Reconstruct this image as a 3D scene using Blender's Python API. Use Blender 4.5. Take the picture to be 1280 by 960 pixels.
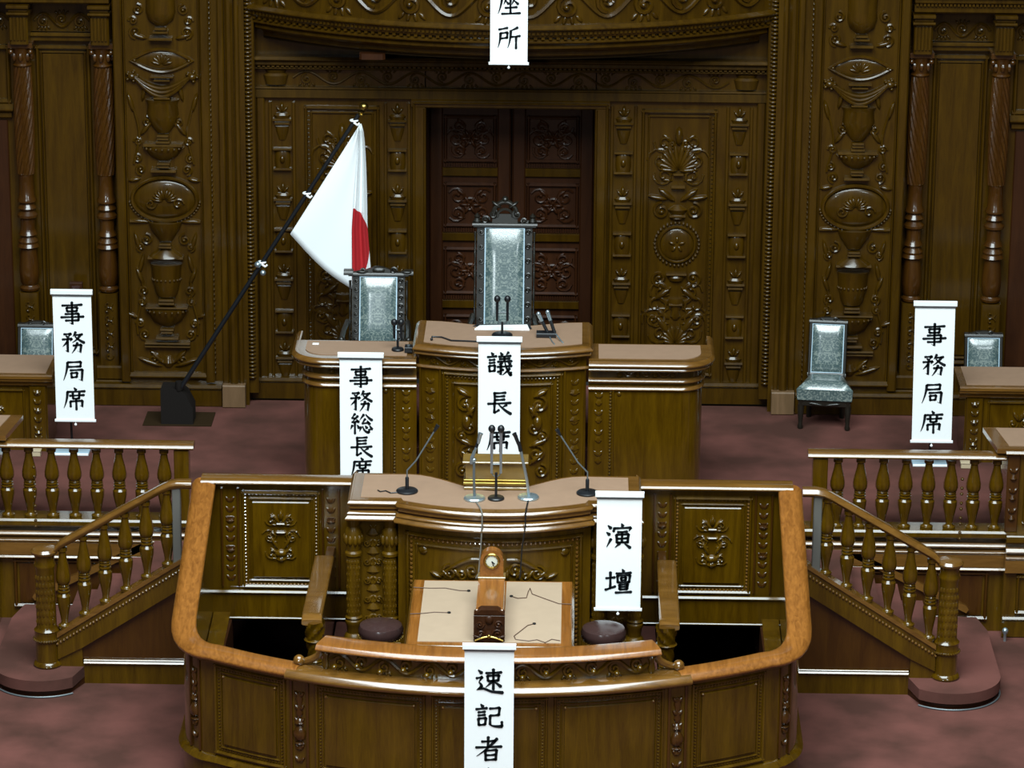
import bpy, bmesh, math, random
from mathutils import Vector, Matrix
R = math.radians; PI = math.pi
sc = bpy.context.scene
col = sc.collection
for o in list(bpy.data.objects): bpy.data.objects.remove(o, do_unlink=True)

# ------------------------------------------------------------------ camera, world, light, exposure
cam = bpy.data.objects.new('camera', bpy.data.cameras.new('camera')); col.objects.link(cam)
cam.data.sensor_width = 36.0; cam.data.lens = 36.0 * 4500 / 1280
cam.data.clip_end = 200
_p, _y, _r = R(17.5), R(1.0), R(0.42)
_fw = Vector((-math.sin(_y) * math.cos(_p), math.cos(_y) * math.cos(_p), -math.sin(_p)))
_rt = Vector((math.cos(_y), math.sin(_y), 0)); _up = _rt.cross(_fw)
_rt, _up = _rt * math.cos(_r) + _up * math.sin(_r), _up * math.cos(_r) - _rt * math.sin(_r)
_m = Matrix((_rt, _up, -_fw)).transposed().to_4x4(); _m.translation = (0.565, -26.0, 10.68)
cam.matrix_world = _m
sc.camera = cam
w = bpy.data.worlds.new('hall_ambient'); sc.world = w; w.use_nodes = True
w.node_tree.nodes['Background'].inputs[0].default_value = (0.80, 0.95, 1.0, 1)
w.node_tree.nodes['Background'].inputs[1].default_value = 0.03
def area(name, loc, target, sx, sy, energy, color):
    l = bpy.data.lights.new(name, 'AREA'); l.shape = 'RECTANGLE'; l.size = sx; l.size_y = sy; l.energy = energy; l.color = color
    o = bpy.data.objects.new(name, l); col.objects.link(o); o.location = loc
    o.rotation_euler = (Vector(target) - Vector(loc)).to_track_quat('-Z', 'Y').to_euler(); return o
area('ceiling_skylight', (0, -9.0, 15.0), (0, -9.0, 0), 13, 12, 7000, (0.84, 0.97, 1.0))
area('front_light', (-4.5, -22, 9.5), (-1.5, 3, 2), 1.8, 1.2, 520, (0.84, 0.96, 1.0))  # gallery floodlight, inferred from the glow on the chairs
area('front_light', (8.5, -20, 11.5), (2.5, 3, 2), 3.0, 2.0, 520, (0.84, 0.96, 1.0))  # added fill without a known lamp, lifts the banner on this side
sc.view_settings.view_transform = 'Standard'; sc.view_settings.look = 'None'
sc.view_settings.gamma = 1.0; sc.view_settings.use_curve_mapping = False
sc.view_settings.exposure = 0.08

# ------------------------------------------------------------------ materials
def newmat(name):
    m = bpy.data.materials.new(name); m.use_nodes = True
    return m, m.node_tree, m.node_tree.nodes['Principled BSDF']
def wood(name, dark, light, rough=0.3, scale=(9, 9, 0.9), coat=0.9, spec=0.5, bump=0.05):
    m, t, b = newmat(name); N = t.nodes; L = t.links
    tc = N.new('ShaderNodeTexCoord'); mp = N.new('ShaderNodeMapping'); mp.inputs['Scale'].default_value = scale
    n1 = N.new('ShaderNodeTexNoise'); n1.inputs['Scale'].default_value = 1.6; n1.inputs['Detail'].default_value = 7; n1.inputs['Distortion'].default_value = 0.8
    mp2 = N.new('ShaderNodeMapping'); mp2.inputs['Scale'].default_value = tuple(s * 7 for s in scale)
    n2 = N.new('ShaderNodeTexNoise'); n2.inputs['Scale'].default_value = 2.0; n2.inputs['Detail'].default_value = 3
    mx = N.new('ShaderNodeMath'); mx.operation = 'MULTIPLY_ADD'; mx.inputs[1].default_value = 0.35
    rp = N.new('ShaderNodeValToRGB'); rp.color_ramp.elements[0].position = 0.42; rp.color_ramp.elements[1].position = 0.88
    rp.color_ramp.elements[0].color = (*dark, 1); rp.color_ramp.elements[1].color = (*light, 1)
    L.new(tc.outputs['Object'], mp.inputs[0]); L.new(mp.outputs[0], n1.inputs[0])
    L.new(tc.outputs['Object'], mp2.inputs[0]); L.new(mp2.outputs[0], n2.inputs[0])
    L.new(n2.outputs[0], mx.inputs[0]); L.new(n1.outputs[0], mx.inputs[2]); L.new(mx.outputs[0], rp.inputs[0])
    L.new(rp.outputs[0], b.inputs['Base Color'])
    b.inputs['Roughness'].default_value = rough; b.inputs['Specular IOR Level'].default_value = spec
    b.inputs['Coat Weight'].default_value = coat; b.inputs['Coat Roughness'].default_value = 0.10
    bp = N.new('ShaderNodeBump'); bp.inputs['Strength'].default_value = bump; bp.inputs['Distance'].default_value = 0.01
    L.new(n2.outputs[0], bp.inputs['Height']); L.new(bp.outputs[0], b.inputs['Normal'])
    return m
def plain(name, c, rough=0.5, metal=0.0, spec=0.5, coat=0.0, noise=0.0, nscale=30, bump=0.0):
    m, t, b = newmat(name); N = t.nodes; L = t.links
    b.inputs['Roughness'].default_value = rough; b.inputs['Metallic'].default_value = metal
    b.inputs['Specular IOR Level'].default_value = spec; b.inputs['Coat Weight'].default_value = coat
    tc = N.new('ShaderNodeTexCoord'); n = N.new('ShaderNodeTexNoise'); n.inputs['Scale'].default_value = nscale; n.inputs['Detail'].default_value = 4
    L.new(tc.outputs['Object'], n.inputs[0])
    mx = N.new('ShaderNodeMix'); mx.data_type = 'RGBA'
    mx.inputs[6].default_value = (*[v * (1 - noise) for v in c], 1); mx.inputs[7].default_value = (*[min(1, v * (1 + noise)) for v in c], 1)
    L.new(n.outputs[0], mx.inputs[0]); L.new(mx.outputs[2], b.inputs['Base Color'])
    if bump:
        bp = N.new('ShaderNodeBump'); bp.inputs['Strength'].default_value = bump; bp.inputs['Distance'].default_value = 0.005
        L.new(n.outputs[0], bp.inputs['Height']); L.new(bp.outputs[0], b.inputs['Normal'])
    return m
M = {}
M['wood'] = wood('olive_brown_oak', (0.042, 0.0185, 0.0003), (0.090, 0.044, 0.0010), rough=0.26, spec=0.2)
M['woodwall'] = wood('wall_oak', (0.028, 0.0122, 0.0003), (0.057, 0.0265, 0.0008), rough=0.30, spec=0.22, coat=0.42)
M['woodmatte'] = wood('shaded_cornice_oak', (0.028, 0.0122, 0.0003), (0.057, 0.0265, 0.0008), rough=0.55, spec=0.15, coat=0.0)
M['woodlow'] = wood('satin_podium_oak', (0.052, 0.023, 0.0004), (0.108, 0.053, 0.0012), rough=0.4, spec=0.2, coat=0.15)
M['red'] = wood('red_brown_wood', (0.033, 0.0105, 0.0009), (0.060, 0.022, 0.0020), rough=0.30, coat=0.7, spec=0.35)
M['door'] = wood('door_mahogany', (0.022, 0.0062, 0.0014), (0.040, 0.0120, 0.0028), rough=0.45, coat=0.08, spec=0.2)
M['rail'] = wood('worn_handrail_wood', (0.140, 0.045, 0.005), (0.285, 0.105, 0.017), rough=0.34, scale=(24, 1.3, 24), coat=0.8)
M['railx'] = wood('dark_handrail_wood', (0.088, 0.037, 0.0045), (0.165, 0.074, 0.013), rough=0.24, scale=(1.2, 9, 9), coat=1.0)
M['pale'] = wood('pale_plinth_wood', (0.10, 0.056, 0.022), (0.16, 0.09, 0.042), rough=0.5, coat=0.0)
M['leather'] = plain('tan_leather_top', (0.275, 0.170, 0.108), rough=0.62, noise=0.10, nscale=14)
M['pad'] = plain('pale_tan_leather', (0.37, 0.27, 0.185), rough=0.6, noise=0.08, nscale=8)
M['black'] = plain('black_plastic', (0.006, 0.007, 0.009), rough=0.4)
M['void'] = plain('dark_stairwell', (0.006, 0.003, 0.002), rough=0.9, spec=0.1)  # near-black colour stands for the unlit depth of the well
M['silver'] = plain('satin_steel', (0.50, 0.62, 0.68), rough=0.28, metal=0.85)
M['grey'] = plain('grey_metal', (0.13, 0.15, 0.16), rough=0.4, metal=0.4)
M['post'] = plain('dull_grey_post', (0.105, 0.10, 0.088), rough=0.45)
M['matblack'] = plain('matt_black', (0.007, 0.005, 0.004), rough=0.75, spec=0.2)
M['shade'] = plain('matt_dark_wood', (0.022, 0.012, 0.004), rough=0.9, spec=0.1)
M['brass'] = plain('brass', (0.42, 0.29, 0.07), rough=0.28, metal=1.0)
M['gold'] = wood('golden_box_wood', (0.13, 0.072, 0.012), (0.24, 0.14, 0.03), rough=0.3, scale=(1.5, 9, 9))
M['ebony'] = plain('ebonised_wood', (0.011, 0.009, 0.006), rough=0.36, coat=0.12, spec=0.4)
M['ink'] = plain('black_ink', (0.004, 0.006, 0.008), rough=0.7, spec=0.2)
M['paper'] = plain('white_paper', (0.89, 0.91, 0.91), rough=0.8, spec=0.2, noise=0.02)
M['bar'] = plain('white_enamel', (0.86, 0.88, 0.88), rough=0.4)
M['dial'] = plain('cream_clock_dial', (0.62, 0.62, 0.52), rough=0.4)
M['stool'] = plain('dark_brown_leather', (0.040, 0.020, 0.018), rough=0.24, noise=0.2, nscale=20)
M['bluepaint'] = plain('pale_blue_enamel', (0.42, 0.56, 0.66), rough=0.5)
M['cream'] = plain('cream_enamel', (0.5, 0.4, 0.26), rough=0.5)
M['cord'] = plain('thin_brown_cord', (0.10, 0.055, 0.035), rough=0.6)
M['greycord'] = plain('grey_cord', (0.16, 0.15, 0.13), rough=0.6)
def carpet():
    m, t, b = newmat('plum_carpet'); N = t.nodes; L = t.links
    tc = N.new('ShaderNodeTexCoord')
    n = N.new('ShaderNodeTexNoise'); n.inputs['Scale'].default_value = 1.7; n.inputs['Detail'].default_value = 5
    n2 = N.new('ShaderNodeTexNoise'); n2.inputs['Scale'].default_value = 220; n2.inputs['Detail'].default_value = 2
    rp = N.new('ShaderNodeValToRGB'); rp.color_ramp.elements[0].position = 0.36; rp.color_ramp.elements[1].position = 0.66
    rp.color_ramp.elements[0].color = (0.066, 0.0285, 0.0215, 1); rp.color_ramp.elements[1].color = (0.138, 0.052, 0.042, 1)
    L.new(tc.outputs['Object'], n.inputs[0]); L.new(tc.outputs['Object'], n2.inputs[0]); L.new(n.outputs[0], rp.inputs[0])
    L.new(rp.outputs[0], b.inputs['Base Color']); b.inputs['Roughness'].default_value = 0.95; b.inputs['Specular IOR Level'].default_value = 0.1
    bp = N.new('ShaderNodeBump'); bp.inputs['Strength'].default_value = 0.4; bp.inputs['Distance'].default_value = 0.004
    L.new(n2.outputs[0], bp.inputs['Height']); L.new(bp.outputs[0], b.inputs['Normal'])
    return m
M['carpet'] = carpet()
def brocade(name, ground, thread):
    m, t, b = newmat(name); N = t.nodes; L = t.links
    tc = N.new('ShaderNodeTexCoord'); mp = N.new('ShaderNodeMapping'); mp.inputs['Scale'].default_value = (1, 1, 1)
    sep = N.new('ShaderNodeSeparateXYZ'); ab = N.new('ShaderNodeMath'); ab.operation = 'ABSOLUTE'; cb = N.new('ShaderNodeCombineXYZ')
    L.new(tc.outputs['Object'], sep.inputs[0]); L.new(sep.outputs[0], ab.inputs[0]); L.new(ab.outputs[0], cb.inputs[0])
    ad = N.new('ShaderNodeMath'); L.new(sep.outputs[2], ad.inputs[0]); L.new(sep.outputs[1], ad.inputs[1]); L.new(ad.outputs[0], cb.inputs[2])
    n = N.new('ShaderNodeTexNoise'); n.inputs['Scale'].default_value = 24; n.inputs['Detail'].default_value = 2.0; n.inputs['Distortion'].default_value = 2.2
    L.new(cb.outputs[0], n.inputs[0])
    dv = N.new('ShaderNodeMath'); dv.operation = 'MULTIPLY'; dv.inputs[1].default_value = 1.0
    rp = N.new('ShaderNodeValToRGB'); rp.color_ramp.elements[0].position = 0.48; rp.color_ramp.elements[1].position = 0.60
    L.new(n.outputs[0], dv.inputs[0]); L.new(dv.outputs[0], rp.inputs[0])
    rp.color_ramp.elements[0].color = (*ground, 1); rp.color_ramp.elements[1].color = (*thread, 1)
    L.new(rp.outputs[0], b.inputs['Base Color'])
    b.inputs['Roughness'].default_value = 0.34; b.inputs['Specular IOR Level'].default_value = 0.7
    b.inputs['Coat Weight'].default_value = 1.0; b.inputs['Coat Roughness'].default_value = 0.17
    bp = N.new('ShaderNodeBump'); bp.inputs['Strength'].default_value = 0.35; bp.inputs['Distance'].default_value = 0.004
    L.new(dv.outputs[0], bp.inputs['Height']); L.new(bp.outputs[0], b.inputs['Normal'])
    return m
M['brocade'] = brocade('silver_green_brocade', (0.055, 0.090, 0.092), (0.185, 0.225, 0.205))
def flagmat(xc, zc, rx, rz, xmin):
    m, t, b = newmat('flag_cloth_white_with_red_disc'); N = t.nodes; L = t.links
    at = N.new('ShaderNodeUVMap'); at.uv_map = 'print'; sep = N.new('ShaderNodeSeparateXYZ'); L.new(at.outputs[0], sep.inputs[0])
    def math_(op, a, bb):
        k = N.new('ShaderNodeMath'); k.operation = op
        for i, v in enumerate((a, bb)):
            if isinstance(v, (int, float)): k.inputs[i].default_value = v
            else: L.new(v, k.inputs[i])
        return k.outputs[0]
    dx = math_('DIVIDE', math_('SUBTRACT', sep.outputs[0], xc), rx); dz = math_('DIVIDE', math_('SUBTRACT', sep.outputs[1], zc), rz)
    inside = math_('LESS_THAN', math_('ADD', math_('MULTIPLY', dx, dx), math_('MULTIPLY', dz, dz)), 1.0)
    side = math_('GREATER_THAN', sep.outputs[0], xmin)
    mx = N.new('ShaderNodeMix'); mx.data_type = 'RGBA'; L.new(math_('MULTIPLY', inside, side), mx.inputs[0])
    mx.inputs[6].default_value = (0.82, 0.85, 0.86, 1); mx.inputs[7].default_value = (0.42, 0.020, 0.025, 1)
    L.new(mx.outputs[2], b.inputs['Base Color']); b.inputs['Roughness'].default_value = 0.75; b.inputs['Specular IOR Level'].default_value = 0.2
    return m

# ------------------------------------------------------------------ geometry helpers
class G:
    """collects shapes (local x right, y away from the viewer, z up), maps them and builds one mesh"""
    def __init__(s, mp=None): s.v = []; s.f = []; s.mp = mp; s.uv = None
    def add(s, vs, fs):
        k = len(s.v); s.v += [tuple(p) for p in vs]; s.f += [tuple(i + k for i in q) for q in fs]; return s
    def box(s, x0, x1, y0, y1, z0, z1, b=0.0, n=1):
        if b <= 0 and n == 1:
            vs = [(x, y, z) for x in (x0, x1) for y in (y0, y1) for z in (z0, z1)]
            return s.add(vs, [(0, 1, 3, 2), (4, 6, 7, 5), (0, 4, 5, 1), (2, 3, 7, 6), (0, 2, 6, 4), (1, 5, 7, 3)])
        # chamfered section in (y,z), run along x in n steps
        pr = [(y0 + b, z0), (y1 - b, z0), (y1, z0 + b), (y1, z1 - b), (y1 - b, z1), (y0 + b, z1), (y0, z1 - b), (y0, z0 + b)]
        return s.runx(pr, x0, x1, n)
    def runx(s, pr, x0, x1, n=1):
        m = len(pr); vs = []; fs = []
        for i in range(n + 1):
            x = x0 + (x1 - x0) * i / n
            vs += [(x, y, z) for y, z in pr]
        for i in range(n):
            for j in range(m):
                a = i * m + j; c = i * m + (j + 1) % m
                fs.append((a, c, c + m, a + m))
        fs.append(tuple(range(m - 1, -1, -1))); fs.append(tuple(n * m + j for j in range(m)))
        return s.add(vs, fs)
    def runz(s, pr, z0, z1, n=1):
        m = len(pr); vs = []; fs = []
        for i in range(n + 1):
            z = z0 + (z1 - z0) * i / n
            vs += [(x, y, z) for x, y in pr]
        for i in range(n):
            for j in range(m):
                a = i * m + j; c = i * m + (j + 1) % m
                fs.append((a, c, c + m, a + m))
        fs.append(tuple(range(m - 1, -1, -1))); fs.append(tuple(n * m + j for j in range(m)))
        return s.add(vs, fs)
    def cboxv(s, x0, x1, y0, y1, z0, z1, b):   # chamfered vertical piece
        return s.runz([(x0 + b, y0), (x1 - b, y0), (x1, y0 + b), (x1, y1 - b), (x1 - b, y1), (x0 + b, y1), (x0, y1 - b), (x0, y0 + b)], z0, z1)
    def mould(s, x0, x1, z0, z1, d, n=1, k=7, y=0.0):   # half round moulding along x standing d proud of y
        c = .55 * min(d, z1 - z0)
        pr = [(y + 0.004, z0), (y + 0.004, z1), (y - d + c, z1), (y - d, z1 - c), (y - d, z0 + c * .5), (y - d + c * .6, z0)]
        return s.runx(pr, x0, x1, n)
    def mouldv(s, x0, x1, z0, z1, d, k=7, y=0.0, n=1):
        pr = [(x1, y + 0.004), (x0, y + 0.004)] + [(x0 + (x1 - x0) * (0.5 - 0.5 * math.cos(PI * i / k)), y - d * math.sin(PI * i / k)) for i in range(0, k + 1)]
        return s.runz(pr, z0, z1, n)
    def frame(s, x0, x1, z0, z1, t, d, n=1, y=0.0):
        s.mould(x0, x1, z1 - t, z1, d, n, y=y); s.mould(x0, x1, z0, z0 + t, d, n, y=y)
        s.mouldv(x0, x0 + t, z0, z1, d, y=y, n=max(1, n // 2)); s.mouldv(x1 - t, x1, z0, z1, d, y=y, n=max(1, n // 2)); return s
    def lathe(s, prof, c=(0, 0, 0), n=16, a0=0.0, a1=2 * PI, sy=1.0):
        full = abs(a1 - a0 - 2 * PI) < 1e-6; m = n if full else n + 1; vs = []; fs = []
        for r, z in prof:
            for j in range(m):
                a = a0 + (a1 - a0) * j / n
                vs.append((c[0] + r * math.cos(a), c[1] + r * math.sin(a) * sy, c[2] + z))
        for i in range(len(prof) - 1):
            for j in range(n):
                q = (j + 1) % m
                fs.append((i * m + j, i * m + q, (i + 1) * m + q, (i + 1) * m + j))
        fs.append(tuple(range(m - 1, -1, -1))); k = (len(prof) - 1) * m; fs.append(tuple(k + j for j in range(m)))
        return s.add(vs, fs)
    def half(s, prof, cx, cz, flat=0.6, n=8, y=0.0):     # half turned relief standing out of the surface
        return s.lathe(prof, (cx, y, cz), n, PI, 2 * PI, flat)
    def dome(s, cx, cz, rx, rz, d, n=12, k=4, y=0.0, rot=0.0):
        vs = []; fs = []; c, sn = math.cos(rot), math.sin(rot)
        for i in range(k):
            t = i / k * PI / 2
            for j in range(n):
                a = 2 * PI * j / n; u = rx * math.cos(t) * math.cos(a); v = rz * math.cos(t) * math.sin(a)
                vs.append((cx + u * c - v * sn, y - d * math.sin(t), cz + u * sn + v * c))
        vs.append((cx, y - d, cz))
        for i in range(k - 1):
            for j in range(n): q = (j + 1) % n; fs.append((i * n + j, i * n + q, (i + 1) * n + q, (i + 1) * n + j))
        for j in range(n): fs.append(((k - 1) * n + j, (k - 1) * n + (j + 1) % n, k * n))
        return s.add(vs, fs)
    def ball(s, c, r, n=8, k=5, sz=1.0):
        return s.lathe([(max(1e-4, r * math.sin(PI * i / k)), -r * sz * math.cos(PI * i / k)) for i in range(k + 1)], c, n)
    def tube(s, pts, r, n=6, r1=None, closed=False):
        P = [Vector(p) for p in pts]; m = len(P); vs = []; fs = []; up = None
        for i in range(m):
            if closed: t = P[(i + 1) % m] - P[i - 1]
            else: t = P[min(i + 1, m - 1)] - P[max(i - 1, 0)]
            t = t.normalized() if t.length > 1e-9 else Vector((0, 0, 1))
            if up is None: up = t.orthogonal().normalized()
            a = (up - t * up.dot(t)); a = a.normalized() if a.length > 1e-6 else t.orthogonal().normalized(); up = a; b = t.cross(a)
            rr = r if r1 is None else r + (r1 - r) * i / max(1, m - 1)
            if callable(r): rr = r(i / max(1, m - 1))
            for j in range(n):
                q = 2 * PI * j / n; p = P[i] + (a * math.cos(q) + b * math.sin(q)) * rr; vs.append(p)
        for i in range(m if closed else m - 1):
            i2 = (i + 1) % m
            for j in range(n): q = (j + 1) % n; fs.append((i * n + j, i * n + q, i2 * n + q, i2 * n + j))
        if not closed: fs.append(tuple(range(n - 1, -1, -1))); fs.append(tuple((m - 1) * n + j for j in range(n)))
        return s.add(vs, fs)
    def scroll(s, cx, cz, r, turns=1.4, a0=0.0, d=1, th=0.014, y=-0.006, n=22):
        pts = []
        for i in range(n + 1):
            t = i / n; rr = r * (1 - 0.82 * t); a = a0 + d * turns * 2 * PI * t
            pts.append((cx + rr * math.cos(a), y - 0.012 * t, cz + rr * math.sin(a)))
        s.tube(pts, th, 5, th * 0.75); e = pts[-1]; s.dome(e[0], e[2], th * 1.5, th * 1.5, th * 2.2, 8, 3, y=0.0); return s
    def leaf(s, x, z, l, wd, ang, d=0.02, y=0.0):
        return s.dome(x + math.cos(ang) * l / 2, z + math.sin(ang) * l / 2, l / 2, wd / 2, d, 8, 3, y, ang)
    def beads(s, pts, r, n=6, k=4):
        for p in pts: s.ball(p, r, n, k)
        return s
    def bead_frame(s, x0, x1, z0, z1, r, step, y=0.0):
        nx = max(2, int((x1 - x0) / step)); nz = max(2, int((z1 - z0) / step)); pts = []
        for i in range(nx + 1): x = x0 + (x1 - x0) * i / nx; pts += [(x, y, z0), (x, y, z1)]
        for i in range(1, nz): z = z0 + (z1 - z0) * i / nz; pts += [(x0, y, z), (x1, y, z)]
        return s.beads(pts, r)
    def rinceau(s, x0, x1, z0, z1, n, th=0.012, y=0.0):  # running leaf scroll
        h = z1 - z0; L = (x1 - x0) / n; zc = (z0 + z1) / 2
        s.tube([(x0 + (x1 - x0) * i / (n * 10), y - 0.008, zc + 0.36 * h * math.sin(PI * i / 10)) for i in range(n * 10 + 1)], th, 5)
        for i in range(n):
            d = 1 if i % 2 == 0 else -1; cx = x0 + L * (i + 0.5)
            s.scroll(cx, zc - d * 0.08 * h, min(L, h) * 0.33, 1.3, PI * 0.5 * d, d, th, y - 0.006, 16)
            for k in range(4): s.leaf(cx + L * 0.12 * (k - 1.5), zc - d * 0.3 * h, h * 0.3, h * 0.13, d * (-PI / 2 + 0.5 * (k - 1.5)), 0.018, y)
        return s
    def prism(s, poly, z0, z1):
        m = len(poly); vs = [(x, y, z0) for x, y in poly] + [(x, y, z1) for x, y in poly]
        fs = [(j, (j + 1) % m, (j + 1) % m + m, j + m) for j in range(m)] + [tuple(range(m - 1, -1, -1)), tuple(m + j for j in range(m))]
        return s.add(vs, fs)
    def prismy(s, poly, y0, y1):   # polygon in x,z
        m = len(poly); vs = [(x, y0, z) for x, z in poly] + [(x, y1, z) for x, z in poly]
        fs = [(j, (j + 1) % m, (j + 1) % m + m, j + m) for j in range(m)] + [tuple(range(m - 1, -1, -1)), tuple(m + j for j in range(m))]
        return s.add(vs, fs)
    def sweep(s, path, prof, closed=False):
        for _ in range(2):      # round the section
            prof = [q for a, b in zip(prof, prof[1:] + prof[:1]) for q in ((a[0] * .8 + b[0] * .2, a[1] * .8 + b[1] * .2), (a[0] * .2 + b[0] * .8, a[1] * .2 + b[1] * .8))]
        s._sweep(path, prof, closed); return s
    def _sweep(s, path, prof, closed=False):   # path (x,y,z), prof (outward offset, height); outward is to the right of travel
        P = [Vector(p) for p in path]; m = len(P); k = len(prof); vs = []; fs = []
        for i in range(m):
            if closed: t0 = P[i] - P[i - 1]; t1 = P[(i + 1) % m] - P[i]
            else:
                t1 = (P[min(i + 1, m - 1)] - P[i]) if i < m - 1 else P[i] - P[i - 1]
                t0 = (P[i] - P[i - 1]) if i else t1
            n0 = Vector((t0.y, -t0.x, 0)).normalized(); n1 = Vector((t1.y, -t1.x, 0)).normalized()
            nn = n0 + n1; nn = nn / max(0.3, nn.dot(n1)) if nn.length > 1e-6 else n1
            for o, h in prof: vs.append((P[i].x + nn.x * o, P[i].y + nn.y * o, P[i].z + h))
        for i in range(m if closed else m - 1):
            i2 = (i + 1) % m
            for j in range(k): q = (j + 1) % k; fs.append((i * k + j, i * k + q, i2 * k + q, i2 * k + j))
        if not closed: fs.append(tuple(range(k - 1, -1, -1))); fs.append(tuple((m - 1) * k + j for j in range(k)))
        return s.add(vs, fs)
    def build(s, name, mat, parent=None, org=None, xf=None, sharp=38):
        vs = [s.mp(*p) for p in s.v] if s.mp else s.v
        if xf is not None: vs = [tuple(xf @ Vector(p)) for p in vs]
        me = bpy.data.meshes.new(name)
        if org is None and parent is not None: org = ORG.get(parent.name)
        org = org or (0, 0, 0)
        me.from_pydata([(p[0] - org[0], p[1] - org[1], p[2] - org[2]) for p in vs], [], s.f)
        bm = bmesh.new(); bm.from_mesh(me); bmesh.ops.recalc_face_normals(bm, faces=bm.faces[:]); bm.to_mesh(me); bm.free()
        me.shade_smooth(); me.set_sharp_from_angle(angle=R(sharp))
        me.materials.append(M[mat] if isinstance(mat, str) else mat)
        o = bpy.data.objects.new(name, me); col.objects.link(o)
        if parent is not None: o.parent = parent
        else: o.location = org
        ORG[o.name] = org
        return o
ORG = {}
def tag(o, label, cat, group=None, kind=None):
    if label: o['label'] = label
    if cat: o['category'] = cat
    if group: o['group'] = group
    if kind: o['kind'] = kind
    return o
def root(name, loc, label, cat, group=None, kind=None):
    o = bpy.data.objects.new(name, None); col.objects.link(o); o.location = loc; o.empty_display_size = 0.1
    ORG[o.name] = tuple(loc); return tag(o, label, cat, group, kind)
def sub(name, parent):      # an Empty that is a part holding sub-parts
    o = bpy.data.objects.new(name, None); col.objects.link(o); o.parent = parent; ORG[o.name] = ORG.get(parent.name, (0, 0, 0)); return o
def at_y(y0): return lambda x, y, z: (x, y0 + y, z)
def copy_tree(o, parent=None):
    c = o.copy(); col.objects.link(c); c.parent = parent; ORG[c.name] = ORG.get(o.name, (0, 0, 0))
    for ch in list(o.children): copy_tree(ch, c)
    return c
def arc(cx, cy, r, a0, a1, n): return [(cx + r * math.cos(a0 + (a1 - a0) * i / n), cy + r * math.sin(a0 + (a1 - a0) * i / n)) for i in range(n + 1)]

# ------------------------------------------------------------------ floors
PZ = 0.85      # platform level
g = G()
for a in ((-9, 9, -14, -2.35), (-9, -2.0, -2.35, 0.1), (2.0, 9, -2.35, 0.1), (-9, -2.0, 0.1, 1.5), (2.0, 9, 0.1, 1.5)):
    g.box(a[0], a[1], a[2], a[3], -0.1, 0.0)
tag(g.build('floor', 'carpet'), 'plum carpeted chamber floor in front of the stairs', 'floor', kind='structure')
g = G(); g.box(-9, 9, 1.5, 4.6, PZ - 0.12, PZ); g.box(-2.42, 2.42, 0.06, 1.5, PZ - 0.12, PZ)
tag(g.build('floor', 'carpet'), 'raised plum carpeted platform before the carved wall', 'floor', kind='structure')
g = G(); g.box(-1.55, 1.55, 2.15, 3.9, PZ, 1.25, 0.01)
tag(g.build('floor', 'carpet'), 'low carpeted dais behind the presiding desk', 'floor', kind='structure')
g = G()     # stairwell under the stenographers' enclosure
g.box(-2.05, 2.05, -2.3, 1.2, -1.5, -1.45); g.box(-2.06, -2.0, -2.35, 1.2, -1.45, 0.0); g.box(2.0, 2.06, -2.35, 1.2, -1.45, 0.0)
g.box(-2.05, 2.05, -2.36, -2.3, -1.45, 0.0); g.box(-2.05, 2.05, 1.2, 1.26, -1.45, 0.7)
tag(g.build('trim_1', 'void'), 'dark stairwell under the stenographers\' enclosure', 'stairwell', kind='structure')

# ------------------------------------------------------------------ back wall
YB, YS = 4.70, 4.45           # recessed centre bay, side pilasters
wall = root('wall_back', (0, 4.7, PZ), 'carved dark oak back wall with pilasters and columns', 'wall', kind='structure')
B = at_y(YB); S = at_y(YS)
g = G()
for s in (-1, 1):
    a, b = sorted((s * 0.74, s * 2.3)); g.box(a, b, YB, YB + 0.1, PZ - .1, 4.3)
    a, b = sorted((s * 2.3, s * 3.43)); g.box(a, b, YS, YS + 0.35, PZ - .1, 5.6)
    a, b = sorted((s * 3.43, s * 9)); g.box(a, b, YS + 0.22, YS + 0.35, PZ - .1, 5.6)
g.box(-0.75, 0.75, YB, YB + 0.1, 3.53, 4.3); g.box(-2.3, 2.3, YB, YB + 0.1, 4.25, 5.6)
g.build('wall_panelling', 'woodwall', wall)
g = G()      # architrave, cornice, and entablature of the centre bay
g.mp = B
g.box(-2.3, 2.3, -0.05, 0, 3.60, 3.685, 0.008); g.mould(-2.3, 2.3, 3.685, 3.70, 0.06); g.mould(-2.3, 2.3, 3.86, 3.885, 0.07)
g.box(-2.27, 2.27, -0.10, 0, 3.90, 3.95, 0.012); g.mould(-2.27, 2.27, 3.95, 3.985, 0.14)
for i in range(110): x = -2.23 + 4.46 * i / 109; g.box(x - .012, x + .012, -0.085, 0, 3.885, 3.905)
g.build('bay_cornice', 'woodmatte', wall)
g = G(B); g.rinceau(-1.9, 1.9, 3.705, 3.855, 16, 0.010)
for s in (-1, 1):
    g.half([(.02, 0), (.09, .01), (.11, .09), (.08, .11), (.10, .14)], s * 2.05, 3.71)
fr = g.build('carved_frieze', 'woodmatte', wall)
# door case
g = G(B)
for s in (-1, 1):
    a, b = sorted((s * 0.735, s * 0.86)); g.cboxv(a, b, -0.06, 0.1, PZ, 3.60, 0.012)
    a, b = sorted((s * 0.735, s * 0.76)); g.mouldv(a, b, PZ, 3.53, 0.025, y=-0.06)
    a, b = sorted((s * 0.83, s * 0.855)); g.mouldv(a, b, PZ, 3.58, 0.02, y=-0.06)
g.box(-0.866, 0.866, -0.066, 0.1, 3.53, 3.608, 0.012); g.mould(-0.84, 0.84, 3.57, 3.59, 0.025, y=-0.066)
g.build('door_case', 'woodwall', wall)
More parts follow.
